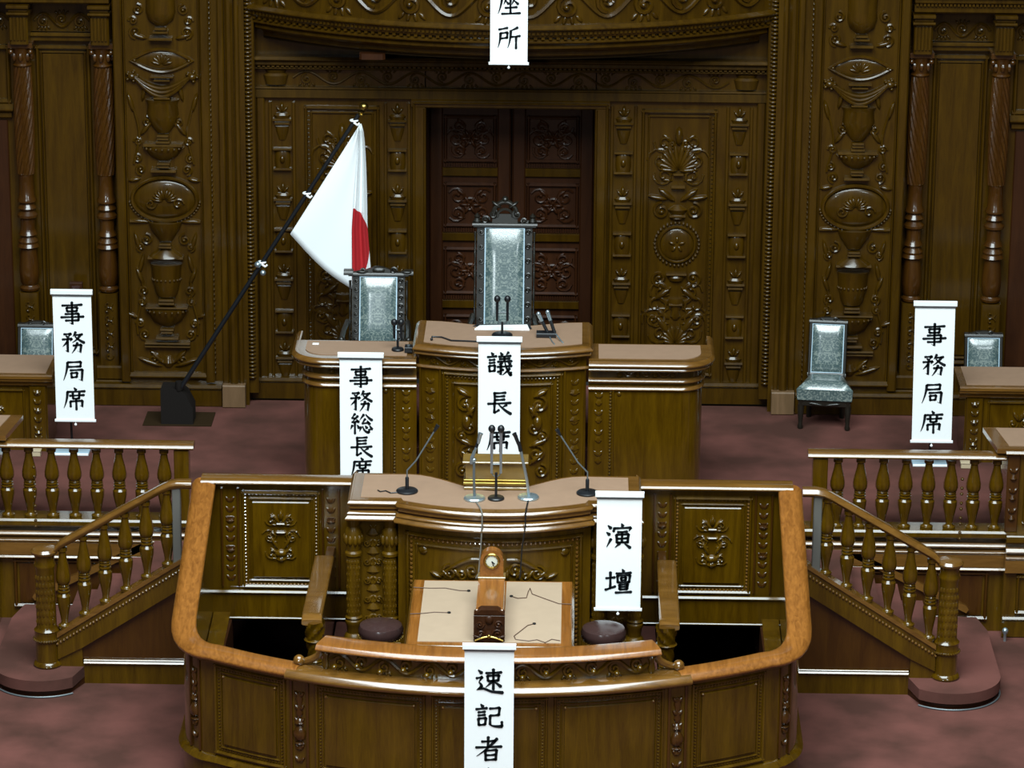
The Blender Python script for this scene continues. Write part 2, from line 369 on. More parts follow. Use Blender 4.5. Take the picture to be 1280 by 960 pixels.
# narrow carved strips of the bay
zs_cap = [3.40, 2.678, 1.947, 1.22]; zs_blk = [(2.946, 3.148), (2.197, 2.416), (1.451, 1.667)]
for sx in (0.99, 2.0):
    for s in (-1, 1):
        p = sub('carved_strip', wall)
        x = s * sx; g = G(B)
        g.cboxv(x - .115, x - .09, -0.03, 0, PZ + .2, 3.56, 0.006); g.cboxv(x + .09, x + .115, -0.03, 0, PZ + .2, 3.56, 0.006)
        g.build('strip_border', 'woodwall', p)
        for (z0, z1) in zs_blk:
            g = G(B); g.mould(x - .08, x + .08, z1 - .022, z1, 0.045); g.mould(x - .08, x + .08, z0, z0 + .022, 0.045)
            g.half([(.062, 0), (.07, (z1 - z0) * .3), (.066, (z1 - z0) * .75), (.05, z1 - z0 - .03)], x, z0 + .015, 0.5)
            g.dome(x, (z0 + z1) / 2, .03, .05, .055)
            g.build('urn_block', 'woodwall', p)
        for z in zs_cap:
            g = G(B); g.mould(x - .08, x + .08, z - .012, z + .012, .04); g.mould(x - .065, x + .065, z - .045, z - .022, .035)
            g.half([(.06, 0), (.075, .03), (.05, .05)], x, z + .012, 0.5); g.leaf(x, z + .06, .1, .04, PI / 2, .03)
            for k in (-1, 1): g.leaf(x, z + .06, .08, .03, PI / 2 + k * .7, .025)
            g.half([(.03, -.18), (.055, -.10), (.06, -.06)], x, z, 0.45)
            g.build('vase', 'woodwall', p)
# ornamented bay panels
def arabesque(g, cx, z0, z1, w, seed, th=0.012):
    rnd = random.Random(seed); h = z1 - z0; n = max(2, int(h / 0.11))
    for s in (-1, 1):
        for i in range(n):
            t = (i + .5) / n; z = z0 + h * t; r = w * (0.16 + 0.10 * math.sin(PI * t))
            g.scroll(cx + s * w * (0.22 + 0.14 * math.sin(PI * t)), z, r, 1.3, rnd.uniform(-.6, .6) + (0 if s > 0 else PI), s * (1 if i % 2 else -1), th, n=14)
            g.leaf(cx + s * w * 0.1, z, w * .3, w * .11, PI / 2 - s * 0.9, .02)
            g.leaf(cx + s * w * 0.1, z - h / n * .3, w * .24, w * .08, PI / 2 - s * 1.5, .018)
    return g
for s in (-1, 1):
    p = sub('bay_panel', wall); x = s * 1.475
    g = G(B); g.frame(x - .33, x + .33, PZ + .25, 3.53, .03, .035); g.frame(x - .275, x + .275, PZ + .3, 3.48, .018, .02)
    g.build('panel_frame', 'woodwall', p)
    g = G(B); n = 62
    for k in range(n):
        z = PZ + .3 + (3.5 - PZ - .3) * k / (n - 1); g.box(x + s * .30 - .014, x + s * .30 + .014, -.016, 0, z - .014, z + .014)
    g.build('bead_strip', 'woodwall', p)
    g = G(B); g.dome(x, 2.314, .155, .155, .03, 24, 4)
    g.tube([(x + .16 * math.cos(2 * PI * i / 28), -.02, 2.314 + .16 * math.sin(2 * PI * i / 28)) for i in range(28)], .012, 6, closed=True)
    g.beads([(x + .195 * math.cos(2 * PI * i / 34), -.01, 2.314 + .195 * math.sin(2 * PI * i / 34)) for i in range(34)], .014)
    for a in range(5): g.leaf(x, 2.314, .09, .045, PI / 2 + a * 2 * PI / 5, .045)
    g.build('medallion', 'woodwall', p)
    g = G(B)
    g.half([(.03, 0), (.07, .02), (.05, .05), (.09, .1), (.03, .14)], x, 2.53); g.mould(x - .07, x + .07, 2.56, 2.585, .05)
    for q in (-1, 1):
        g.scroll(x + q * .14, 2.62, .075, 1.5, PI / 2, -q, .016); g.leaf(x + q * .02, 2.70, .2, .06, PI / 2 - q * .9, .04); g.leaf(x + q * .08, 2.72, .2, .05, PI / 2 - q * 1.4, .04)
        for k in range(6): g.leaf(x, 2.98, .28 - .02 * k, .05, PI / 2 - q * (.15 + .27 * k), .035)
        for k in range(5): g.scroll(x + q * (.06 + .022 * k), 3.22 - .05 * k, .04, 1.2, 0, q, .010, n=12)
    g.leaf(x, 3.2, .18, .07, PI / 2, .045); g.mould(x - .06, x + .06, 2.82, 2.85, .05); g.mould(x - .045, x + .045, 2.94, 2.96, .05)
    arabesque(g, x, 2.86, 3.3, .44, 3); g.build('upper_foliage', 'woodwall', p)
    g = G(B); g.mould(x - .09, x + .09, 2.03, 2.05, .05); g.half([(.06, 0), (.075, .03), (.05, .06)], x, 1.98)
    for q in (-1, 1):
        g.scroll(x + q * .15, 2.0, .07, 1.5, -PI / 2, q, .016); g.leaf(x + q * .04, 1.92, .2, .06, -PI / 2 + q * .9, .04)
        g.scroll(x + q * .2, 1.62, .06, 1.4, 0, q, .014); g.leaf(x + q * .05, 1.48, .22, .07, PI / 2 - q * .6, .035)
        for k in range(5): g.leaf(x, 1.40, .2 - .02 * k, .05, PI / 2 - q * (.2 + .3 * k), .03)
    g.half([(.025, 0), (.05, .03), (.035, .08), (.08, .16), (.07, .2)], x, 1.62); g.mould(x - .06, x + .06, 1.75, 1.775, .05)
    arabesque(g, x, 1.42, 1.95, .5, 5); g.build('lower_foliage', 'woodwall', p)
# plain reveal, reeded moulding, flat strip
for s in (-1, 1):
    p = sub('bay_reveal', wall)
    g = G(); a, b = sorted((s * 2.15, s * 2.22)); g.cboxv(a, b, YB - .042, YB, PZ + .1, 3.60, .01)
    a, b = sorted((s * 2.22, s * 2.32)); g.cboxv(a, b, YS + .05, YB, PZ + .1, 5.6, .01)
    g.build('reveal', 'woodwall', p)
    n = 110; g = G()
    for k in range(n):
        z = PZ + .25 + (4.75 - PZ) * k / n; g.dome(s * 2.275, z, .038, .017, .035, 8, 3, YS + .045)
    g.build('reeded_moulding', 'woodwall', p)
    g = G(S); a, b = sorted((s * 2.345, s * 2.385)); g.cboxv(a, b, -.03, .02, PZ + .2, 5.6, .01)
    a, b = sorted((s * 2.395, s * 2.465)); g.cboxv(a, b, -.055, .02, PZ + .2, 5.6, .022)
    a, b = sorted((s * 2.475, s * 2.53)); g.cboxv(a, b, -.03, .02, PZ + .2, 5.6, .01)
    g.build('flat_strip', 'woodwall', p)
    g = G(S); g.box(s * 2.43 - .1, s * 2.43 + .1, -.10, 0, PZ, PZ + .21, .01); g.build('strip_plinth', 'pale', p)
    g = G(S); g.beads([(s * 2.60, -.005, PZ + .3 + .045 * k) for k in range(96)], .014); g.build('bead_moulding', 'woodwall', p)
# carved pilasters with urn stacks
def carved_pilaster(s):
    p = sub('carved_pilaster', wall); x = s * 3.015
    g = G(S)
    for k in (-1, 1):
        a, b = sorted((x + k * .335, x + k * .415)); g.cboxv(a, b, -.05, 0, PZ + .22, 5.6, .012); a, b = sorted((x + k * .315, x + k * .335)); g.mouldv(a, b, 1.14, 5.6, .025)
    g.mould(x - .34, x + .34, 1.10, 1.15, .05); g.build('pilaster_border', 'woodwall', p)
    def urn(prof, z, name='urn', flat=.65, bars=(), bead=None):
        q = G(S); q.half(prof, x, z, flat, 12)
        for (zz, hw, hh) in bars: q.mould(x - hw, x + hw, zz - hh / 2, zz + hh / 2, .075)
        if bead: q.beads([(x + bead[1] * math.cos(PI + PI * i / 10), bead[1] * .65 * math.sin(PI + PI * i / 10), bead[0]) for i in range(11)], .013)
        return q.build(name, 'woodwall', p)
    urn([(.05, 0), (.11, .05), (.13, .12), (.125, .2), (.13, .34)], 4.28, bars=((4.255, .05, .022), (4.225, .065, .022), (4.165, .10, .025)))
    urn([(.05, 0), (.10, .06), (.14, .17), (.13, .26), (.15, .30)], 3.33, bars=((3.31, .05, .022), (3.285, .05, .02), (3.255, .06, .025), (3.645, .07, .018)))
    urn([(.05, 0), (.12, .04), (.17, .11), (.165, .13)], 3.085, 'bowl', .5, ((3.225, .17, .03), (3.06, .055, .02), (3.035, .05, .02), (2.995, .11, .025)), (3.20, .175))
    urn([(.06, 0), (.085, .04), (.13, .11), (.15, .17)], 2.36, bars=((2.335, .05, .02), (2.31, .055, .02)))
    urn([(.155, 0), (.14, .02), (.08, .06), (.055, .09)], 2.215, 'foot', .7, ((2.21, .155, .022),))
    urn([(.08, 0), (.10, .04), (.125, .15), (.135, .29), (.14, .30)], 1.85, bars=((1.825, .065, .022), (1.795, .07, .025)), bead=(2.01, .125))
    urn([(.05, 0), (.13, .05), (.175, .13), (.18, .16)], 1.58, 'bowl', .5, ((1.755, .185, .018), (1.555, .06, .022), (1.53, .05, .02), (1.475, .10, .025)), (1.725, .18))
    q = G(S); q.mould(x - .2, x + .2, 1.415, 1.435, .06); q.mould(x - .2, x + .2, 1.385, 1.405, .05); q.build('ledge', 'woodwall', p)
    q = G(S); lens = [(x - .27 + .54 * i / 16, -.012, 3.97 + .10 * math.sin(PI * i / 16)) for i in range(17)] + [(x + .27 - .54 * i / 16, -.012, 3.97 - .10 * math.sin(PI * i / 16)) for i in range(1, 16)]
    q.tube(lens, .014, 6, closed=True); q.dome(x, 3.97, .22, .08, .012, 16, 4)
    for k in range(-3, 4): q.leaf(x, 3.93, .11, .035, PI / 2 + k * .42, .022)
    for k in (-1, 1): q.dome(x + k * .235, 3.97, .02, .02, .03)
    q.build('lens_cartouche', 'woodwall', p)
    q = G(S)
    for j in range(3): q.tube([(x - .24 + .48 * i / 14, -.03 - .02 * math.sin(PI * i / 14), 3.83 - (.10 + .035 * j) * math.sin(PI * i / 14)) for i in range(15)], .015, 6)
    for k in (-1, 1):
        q.dome(x + k * .26, 3.83, .045, .04, .055)
        for a in range(5): q.dome(x + k * .26 + .045 * math.cos(a * 1.257), 3.83 + .04 * math.sin(a * 1.257), .02, .02, .045, 8, 3)
    q.mould(x - .1, x + .1, 3.82, 3.835, .05); q.mould(x - .07, x + .07, 3.79, 3.805, .05); q.build('swag', 'woodwall', p)
    q = G(S); q.dome(x, 2.735, .27, .175, .03, 28, 5)
    ov = [(x + .285 * math.cos(2 * PI * i / 40), -.02, 2.735 + .195 * math.sin(2 * PI * i / 40)) for i in range(40)]
    q.tube(ov, .016, 6, closed=True); q.beads([(x + .31 * math.cos(2 * PI * i / 52), -.01, 2.735 + .217 * math.sin(2 * PI * i / 52)) for i in range(27, 52)], .013)
    for k in (-1, 1):
        for j in range(5): q.leaf(x, 2.72, .13, .035, PI / 2 - k * (.25 + .3 * j), .055)
        q.scroll(x + k * .12, 2.70, .05, 1.2, 0, k, .010, -.035)
    q.build('oval_medallion', 'woodwall', p)
    q = G(S)      # side scrolls and leaves of the candelabrum, too fine to part singly
    for k in (-1, 1):
        for (dx, z, r, a) in ((.22, 4.22, .06, -PI / 2), (.2, 4.42, .05, PI / 2), (.24, 4.32, .04, 0), (.14, 3.43, .05, PI / 2), (.22, 3.25, .04, 0), (.2, 3.0, .05, -PI / 2), (.23, 3.1, .04, PI / 2),
                              (.17, 2.37, .055, PI / 2), (.22, 2.3, .04, -PI / 2), (.2, 1.9, .05, -PI / 2), (.22, 1.8, .04, PI / 2), (.24, 1.6, .04, 0), (.2, 1.5, .05, -PI / 2), (.13, 1.27, .06, PI / 2)):
            q.scroll(x + k * dx, z, r, 1.35, a if k > 0 else PI - a, k, .013, n=14)
        for (dx, z, l, a) in ((.12, 4.16, .15, .3), (.25, 3.5, .2, 1.3), (.2, 3.3, .16, 2.2), (.2, 2.92, .12, -.2), (.12, 2.53, .2, 0.05), (.22, 2.25, .2, 1.3), (.24, 2.05, .2, 1.8), (.2, 1.95, .18, 1.2), (.25, 1.65, .14, .4), (.05, 1.2, .24, .35), (.03, 1.22, .2, .8), (.18, 3.6, .2, 1.8)):
            q.leaf(x + k * dx, z, l, .045, a if k > 0 else PI - a, .03)
        q.tube([(x + k * (.24 + .03 * math.sin(z * 9)), -.012, z) for z in [1.5 + .05 * i for i in range(12)]], .010, 5)
        q.tube([(x + k * (.24 + .03 * math.sin(z * 9)), -.012, z) for z in [3.05 + .05 * i for i in range(11)]], .010, 5)
        q.mould(min(x + k * .2, x + k * .31), max(x + k * .2, x + k * .31), 2.52, 2.545, .03)
    q.half([(.03, 0), (.06, .04), (.03, .1)], x, 1.2)
    o = q.build('scrollwork', 'woodwall', p); o['kind'] = 'stuff'
for s in (-1, 1): carved_pilaster(s)
# side bays with twisted columns
def column(x):
    p = sub('column', wall); c = (x, YS + .13, 0)
    g = G(); n, m = 84, 60; vs = []; fs = []
    for i in range(m + 1):
        z = 2.92 + (3.88 - 2.92) * i / m; Rr = .072 + .01 * math.sin(PI * i / m)
        for j in range(n):
            a = 2 * PI * j / n; r = Rr * (1 + .09 * math.cos(14 * (a + (1 if x > 0 else -1) * (z - 2.9) * 3.6))); vs.append((c[0] + r * math.cos(a), c[1] + r * math.sin(a), z))
    for i in range(m):
        for j in range(n): fs.append((i * n + j, i * n + (j + 1) % n, (i + 1) * n + (j + 1) % n, (i + 1) * n + j))
    g.add(vs, fs); g.build('twisted_shaft', 'red', p)
    g = G(); g.lathe([(.075, 3.88), (.085, 3.895), (.072, 3.91), (.075, 3.95), (.09, 4.02), (.10, 4.05)], c, 16); g.box(x - .105, x + .105, c[1] - .1, c[1] + .1, 4.05, 4.10, .008)
    for k in (-1, 1): g.ball((x + k * .085, c[1] - .08, 4.02), .025, 8, 5)
    for k in range(8): g.ball((x + .082 * math.cos(k * PI / 4), c[1] + .082 * math.sin(k * PI / 4), 3.97), .022, 6, 4, 1.8)
    g.build('capital', 'red', p)
    g = G(); g.lathe([(.075, 2.92), (.065, 2.90), (.068, 2.72), (.085, 2.69), (.085, 2.67), (.06, 2.65), (.085, 2.61), (.06, 2.585), (.09, 2.55), (.09, 2.53), (.065, 2.51), (.062, 2.42), (.07, 2.40), (.085, 2.37), (.06, 2.35), (.09, 2.31), (.085, 2.29),
                           (.10, 2.26), (.07, 2.24), (.085, 2.10), (.088, 2.02), (.08, 1.93), (.065, 1.91), (.09, 1.885), (.085, 1.865), (.065, 1.85)], c, 18); g.build('turned_shaft', 'red', p)
    g = G(); g.cboxv(x - .085, x + .085, c[1] - .085, c[1] + .1, 1.19, 1.85, .01); g.box(x - .11, x + .11, c[1] - .11, c[1] + .1, 1.06, 1.19, .015); g.box(x - .12, x + .12, c[1] - .12, c[1] + .1, PZ, 1.06, .01)
    for k in range(9): g.scroll(x, 1.28 + .06 * k, .04, .8, 0, 1 if k % 2 else -1, .009, c[1] - .088, 10)
    g.build('pedestal', 'woodwall', p)
    g = G(); yy = YS + .08; g.cboxv(x - .08, x + .08, yy - .1, yy + .1, 4.10, 4.36, .012); g.box(x - .095, x + .095, yy - .14, yy + .1, 4.36, 4.385, .008); g.box(x - .08, x + .08, yy - .12, yy + .1, 4.385, 4.42, .008); g.box(x - .095, x + .095, yy - .15, yy + .1, 4.42, 4.45, .006)
    for k in range(5): g.cboxv(x - .065 + .03 * k - .01, x - .065 + .03 * k + .01, yy - .115, yy - .09, 4.14, 4.34, .004)
    g.build('bracket', 'woodwall', p)
for x in (3.545, 4.245, 4.93): column(x); column(-x)
for s in (-1, 1):
    p = sub('side_panel', wall); x = s * 3.90; C = at_y(YS + .22)
    g = G(C); g.frame(x - .24, x + .24, 1.25, 4.05, .035, .04); g.frame(x - .2, x + .2, 1.3, 4.0, .02, .025); g.build('panel_frame', 'woodwall', p)
    g = G(C); g.box(x - .175, x + .175, -.015, 0, 1.33, 3.975, .008); g.build('field', 'woodwall', p)
    g = G(C); g.box(x - .27, x + .27, -.06, 0, 4.09, 4.17, .01); g.mould(x - .27, x + .27, 4.135, 4.17, .085); g.build('ledge', 'woodwall', p)
    g = G(C); g.rinceau(x - .24, x + .24, 4.19, 4.35, 3, .012); g.build('carved_frieze', 'woodwall', p)
    for k, x2 in ((1, s * 4.6),):
        g = G(C); g.box(x2 - .24, x2 + .24, -.05, 0, 3.40, 3.46, .012); g.mould(x2 - .26, x2 + .26, 3.46, 3.53, .09); g.frame(x2 - .24, x2 + .24, 3.53, 4.05, .04, .05); g.build('upper_panel', 'woodwall', p)
        g = G(C); g.cboxv(x2 - .2, x2 + .2, -.02, 0, 1.2, 3.38, .01); g.build('dark_panel', 'door', p)  # flat panel in the dark door wood
        g = G(C); g.rinceau(x2 - .24, x2 + .24, 4.19, 4.35, 3, .012); g.build('carved_frieze', 'woodwall', p)
    g = G(at_y(YS + .14)); a, b = sorted((s * 3.46, s * 7)); g.box(a, b, -.16, .1, 4.46, 4.53, .012); g.box(a, b, -.2, .1, 4.55, 4.60, .01); g.mould(a, b, 4.60, 4.66, .24)
    for k in range(50): xx = s * (3.48 + .032 * k); g.box(xx - .011, xx + .011, -.185, 0, 4.525, 4.552)
    g.build('side_cornice', 'woodwall', p)
g = G(S)
for s in (-1, 1):
    a, b = sorted((s * 2.54, s * 7)); g.box(a, b, -.07, 0, PZ, PZ + .16, .008); g.mould(a, b, PZ + .16, PZ + .20, .085)
    a, b = sorted((s * 0.9, s * 2.33)); g.box(a, b, YB - YS - .07, YB - YS, PZ, PZ + .16, .008); g.mould(a, b, PZ + .16, PZ + .20, .085, y=YB - YS)
tag(g.build('baseboard_back', 'woodwall'), 'wooden skirting along the foot of the carved wall', 'baseboard', kind='structure')
# double door
door = root('door_1', (0, 5.3, PZ), 'dark carved double door behind the tall chair', 'door', kind='structure')
g = G()
for s in (-1, 1): a, b = sorted((s * .735, s * .78)); g.box(a, b, YB, 5.4, PZ, 3.6)
g.box(-.78, .78, YB, 5.4, 3.53, 3.6); g.box(-.78, .78, 5.38, 5.42, PZ, 3.6); g.build('door_lining', 'door', door)
for s in (-1, 1):
    p = sub('door_leaf', door); D = at_y(5.3); x = s * .37
    g = G(D); g.box(x - .365, x + .365, 0, .05, PZ, 3.53); g.build('leaf', 'door', p)
    g = G(D)
    for k in (-1, 1): a, b = sorted((x + k * .245, x + k * .36)); g.cboxv(a, b, -.035, 0, PZ, 3.53, .01)
    g.build('stile', 'door', p)
    for (z0, z1) in ((2.89, 3.32), (2.29, 2.70), (1.66, 2.10), (1.05, 1.47)):
        g = G(D); g.frame(x - .235, x + .235, z0, z1, .03, .03); arabesque(g, x, z0 + .05, z1 - .05, .36, int(z0 * 10)); g.scroll(x, (z0 + z1) / 2, .07, 1.5, 0, 1, .014)
        for a in range(6): g.leaf(x, (z0 + z1) / 2, .1, .035, a * PI / 3, .03)
        g.build('carved_panel', 'door', p)
        g = G(D); g.box(x - .245, x + .245, -.03, 0, z0 - .13, z0 - .05, .008); g.build('lock_rail', 'woodwall', p)
        g = G(D)
        for i in range(22): xx = x - .23 + .46 * i / 21; g.box(xx - .007, xx + .007, -.035, 0, z0 - .045, z0 - .008)
        g.build('dentil_row', 'door', p)
# balcony of the bay
balc = root('balcony', (0, 4.4, 4.2), 'bowed carved oak balcony front above the doorway', 'balcony', kind='structure')
RB = 3.6; YC = 3.72 + RB
def BM(x, y, z):
    a = x / RB; r = RB - y; return (r * math.sin(a), YC - r * math.cos(a), z)
SB = RB * math.asin(2.24 / RB)
g = G(BM); g.runx([(0, 4.44), (.3, 4.44), (.3, 5.6), (0, 5.6)], -SB, SB, 48); g.build('front', 'woodwall', balc)
g = G(BM)
g.mould(-SB, SB, 4.42, 4.47, .06, 48); g.runx([(.0, 4.36), (.3, 4.36), (.3, 4.42), (-.03, 4.42)], -SB, SB, 48)
g.mould(-SB, SB, 4.30, 4.34, .03, 48, y=.04); g.mould(-SB, SB, 4.24, 4.30, .05, 48, y=.10); g.mould(-SB, SB, 4.16, 4.23, .05, 48, y=.2)
g.runx([(.04, 4.30), (.1, 4.24), (.2, 4.16), (.5, 4.13), (.5, 4.4), (.04, 4.4)], -SB, SB, 48); g.build('moulded_lip', 'woodwall', balc)
g = G(BM)
for i in range(130): x = -SB + 2 * SB * (i + .5) / 130; g.box(x - .011, x + .011, -.028, .02, 4.385, 4.41)
for i in range(76): x = -SB + 2 * SB * (i + .5) / 76; g.box(x - .014, x + .014, -.005, .05, 4.34, 4.36)
g.build('dentil_row', 'woodwall', balc)
g = G(BM); g.rinceau(-SB + .1, SB - .1, 4.49, 4.80, 14, .02); g.build('carved_frieze', 'woodwall', balc)
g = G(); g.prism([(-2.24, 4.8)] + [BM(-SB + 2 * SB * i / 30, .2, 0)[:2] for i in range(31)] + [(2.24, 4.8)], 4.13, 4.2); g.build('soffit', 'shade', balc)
g = G(); g.cboxv(-1.28, -1.06, 4.02, 4.12, 4.09, 4.14, .02); g.build('soffit_lamp', 'door', balc)

# ------------------------------------------------------------------ retaining walls of the platform, balustrades, stairs
def baluster_profile(h, k=1.0):
    return [(r * k, t * h) for t, r in ((0, .045), (.035, .047), (.05, .03), (.07, .024), (.12, .027), (.22, .038), (.33, .050), (.40, .051), (.435, .036), (.45, .045), (.465, .045), (.475, .034), (.49, .043), (.503, .043), (.513, .034), (.53, .042), (.545, .038),
                                        (.56, .046), (.60, .053), (.66, .053), (.76, .043), (.88, .028), (.94, .025), (.955, .034), (1.0, .034))]
def bal_mesh(name, h, k=1.0):
    g = G(); g.lathe(baluster_profile(h, k), (0, 0, 0), 14); o = g.build(name, 'wood'); me = o.data; bpy.data.objects.remove(o); return me
def put(me, name, parent, loc):
    o = bpy.data.objects.new(name, me); col.objects.link(o); o.parent = parent; q = ORG[parent.name]; o.location = (loc[0] - q[0], loc[1] - q[1], loc[2] - q[2]); ORG[o.name] = q; return o
bal_platform = bal_mesh('baluster', 0.58, 1.12); bal_stair = bal_mesh('baluster', 0.60, 1.08)
for s, side in ((-1, 'left'), (1, 'right')):
    w_ = root('wall_' + side, (s * 3.3, 1.4, 0), 'panelled platform front below the balustrade beside the ' + ('flag' if s < 0 else 'single chair'), 'wall', kind='structure')
    g = G(); a, b = sorted((s * 2.40, s * 4.06)); g.box(a, b, 1.36, 1.5, 0, .82); g.box(a, b, 1.27, 1.5, .82, .885, .016)
    a2, b2 = sorted((s * 4.06, s * 7)); g.box(a2, b2, 1.24, 1.5, 0, .82); g.box(a2, b2, 1.18, 1.5, .82, .885, .01); g.build('wall_core', 'wood', w_)
    g = G(at_y(1.36)); g.mould(a, b, .735, .775, .075); g.mould(a, b, .675, .72, .06); g.box(a, b, -.05, 0, .56, .675, .006); g.mould(a, b, .535, .56, .06)
    g.mp = lambda x, y, z: (x, 1.36 + y, z); g.build('string_moulding', 'railx', w_)
    g = G(at_y(1.24)); g.mould(a2, b2, .735, .775, .075); g.mould(a2, b2, .675, .72, .06); g.box(a2, b2, -.05, 0, .56, .675, .006); g.build('string_moulding', 'railx', w_)
    g = G(at_y(1.36)); a3, b3 = sorted((s * 2.55, s * 3.95)); g.frame(a3, b3, .1, .52, .03, .03); g.box(a3 + .05, b3 - .05, -.01, 0, .14, .48); g.build('panel', 'red', w_)
    g = G(at_y(1.24)); a3, b3 = sorted((s * 4.16, s * 5.2)); g.frame(a3, b3, .2, .54, .03, .03); g.box(a2, b2, -.03, 0, 0, .15, .01); g.mould(a2, b2, .15, .18, .04); g.build('panel', 'wood', w_)
    if s > 0:
        k = root('door_stop', (4.08, 1.14, 0), 'small chrome knob at the foot of the platform corner', 'knob'); g = G(); g.lathe([(.012, 0), (.012, .06), (.02, .07)], (4.08, 1.14, 0), 10); g.ball((4.08, 1.14, .09), .026, 10, 6); g.build('knob', 'silver', k)
    bl = root('balustrade', (s * 3.25, 1.35, .885), 'low wooden balustrade with turned balusters beside the ' + ('flag' if s < 0 else 'single chair'), 'balustrade')
    g = G(); a, b = sorted((s * 2.46, s * 4.04))
    g.sweep([(a, 1.35, 1.495), (b, 1.35, 1.495)], [(.06, -.012), (.076, -.004), (.08, .006), (.054, .032), (.04, .038), (-.05, .038), (-.076, .02), (-.078, .005), (-.06, -.012)]); g.build('top_rail', 'railx', bl)
    g = G(); x = s * 2.56; g.cboxv(x - .06, x + .06, 1.29, 1.41, .885, 1.475, .008); g.dome(x, 1.2, .012, .012, .012, y=1.29); g.build('end_post', 'wood', bl)
    for i in range(8): put(bal_platform, 'baluster', bl, (s * (2.705 + .1815 * i), 1.35, .885))

    # staircase running up sideways to the rostrum
    st = root('staircase', (s * 3.0, 0.6, 0), 'carpeted wooden staircase rising to the rostrum on the side of the ' + ('flag' if s < 0 else 'single chair'), 'staircase')
    n = 6; rise = PZ / n; X = lambda v: s * v
    for k in range(2, n):
        g = G(); a, b = sorted((X(3.42 - .21 * (k - 2)), X(2.40))); g.box(a, b, .05, 1.30, rise * (k - 1), rise * k, .012); g.build('step', 'carpet', st)
    cx = X(3.52); pl = []
    base = arc(0, 0, .36, -PI / 2 - .9, -PI, 12) if True else None
    def curtail(rr, x_in):
        pts = [(-x_in, -.02)] + [( -3.52 + rr * math.cos(a), .06 + rr * math.sin(a)) for a in [R(-50 - 130 * i / 16) for i in range(17)]] + [(-3.52 - rr, 1.0), (-3.52 - rr * .85, 1.30), (-x_in, 1.30)]
        return [(-s * px, py) for px, py in pts]
    g = G(); g.prism(curtail(.40, 3.2), .055, rise); g.build('curtail_step', 'carpet', st)
    g = G(); g.prism(curtail(.365, 3.2), 0.0, .055); g.build('curtail_riser', 'door', st)
    g = G(); path = [(px, py, .008) for px, py in curtail(.40, 3.2)[1:19]]; g.tube(path, .007, 6); g.build('edge_trim', 'grey', st)
    def sl(x): return 1.012 - (abs(x) - 2.457) * .643       # stringer top line
    xs0, xs1 = 2.34, 3.40
    g = G(); g.prismy([(X(xs0), sl(xs0)), (X(xs1), sl(xs1)), (X(xs1), max(.2, sl(xs1) - .2)), (X(3.20), sl(3.2) - .225), (X(xs0), sl(xs0) - .225)], -.045, .05); g.build('stringer', 'wood', st)
    g = G(); g.prismy([(X(xs0), sl(xs0) + .02), (X(xs1), sl(xs1) + .02), (X(xs1), sl(xs1) - .015), (X(xs0), sl(xs0) - .015)], -.06, .06); g.build('stringer_cap', 'railx', st)
    g = G(); nb = 40; g.beads([(X(xs0 + .02 + (xs1 - xs0 - .02) * i / nb), -.05, sl(xs0 + .02 + (xs1 - xs0 - .02) * i / nb) - .068) for i in range(nb + 1)], .011); g.build('bead_moulding', 'railx', st)
    g = G(); g.prismy([(X(2.31), .2), (X(3.24), .2), (X(3.24), .28), (X(2.31), sl(2.31) - .21)], -.0, .05); g.build('spandrel_panel', 'red', st)
    g = G(); a, b = sorted((X(2.31), X(3.20))); g.mp = at_y(-.01); g.mould(a, b, .165, .185, .03); g.mould(a, b, .19, .20, .02); g.build('skirting_moulding', 'railx', st)
    g = G(); a, b = sorted((X(2.31), X(3.34))); g.box(a, b, -.02, .05, 0, .165); a, b = sorted((X(3.21), X(3.40))); g.box(a, b, -.025, .05, .0, .34); g.build('skirting_board', 'wood', st)
    # newel post
    nz = rise
    g = G(); g.lathe([(.105, 0), (.112, .015), (.105, .035), (.092, .045), (.09, .06), (.09, .21), (.098, .215), (.102, .225), (.096, .235), (.096, .29), (.10, .30), (.085, .315), (.078, .33), (.076, .80), (.082, .82), (.085, .84), (.074, .86), (.076, .90), (.085, .93)], (X(3.485), 0, nz), 24); g.build('newel_post', 'wood', st)
    g = G(); g.beads([(X(3.485) + .1 * math.cos(2 * PI * i / 30), .1 * math.sin(2 * PI * i / 30), nz + .225) for i in range(30)], .011)
    for k in range(7):
        for j in range(6): a = PI + .65 + (PI - 1.3) * (j + .5 * (k % 2)) / 5.5; g.dome(X(3.485) + .077 * math.cos(a), nz + .38 + .06 * k, .014, .024, .003, 6, 3, .077 * math.sin(a))
    g.build('newel_carving', 'wood', st)
    # handrail
    pr = [(.05, -.005), (.06, .004), (.06, .014), (.034, .042), (.025, .048), (-.03, .048), (-.05, .036), (-.058, .018), (-.05, 0), (-.035, -.022), (.035, -.022)]
    rp = [(X(2.335), 0, 1.635), (X(2.44), 0, 1.635), (X(2.50), 0, 1.625), (X(2.56), 0, 1.598)] + [(X(2.56 + .1 * i), 0, 1.598 - .0585 * i) for i in range(1, 9)] + [(X(3.40), 0, 1.09)]
    g = G(); g.sweep(rp, pr); g.build('handrail', 'railx', st)
    g = G(); g.lathe([(.075, 0), (.10, .012), (.106, .03), (.09, .05), (.03, .06)], (X(3.485), 0, 1.06), 20); g.build('rail_volute', 'railx', st)
    for i in range(6):
        x = 3.345 - .163 * i; b0 = sl(x) + .015; zr = 1.598 - .585 * (x - 2.56) - .02 if x > 2.56 else 1.60
        o = put(bal_stair, 'baluster', st, (X(x), 0, b0)); o.scale = (1, 1, (zr - b0) / .60)
    g = G(); x = X(2.455); g.cboxv(x - .032, x + .032, -.035, .035, sl(2.455) - .01, 1.615, .006); g.build('steel_post', 'post', st)
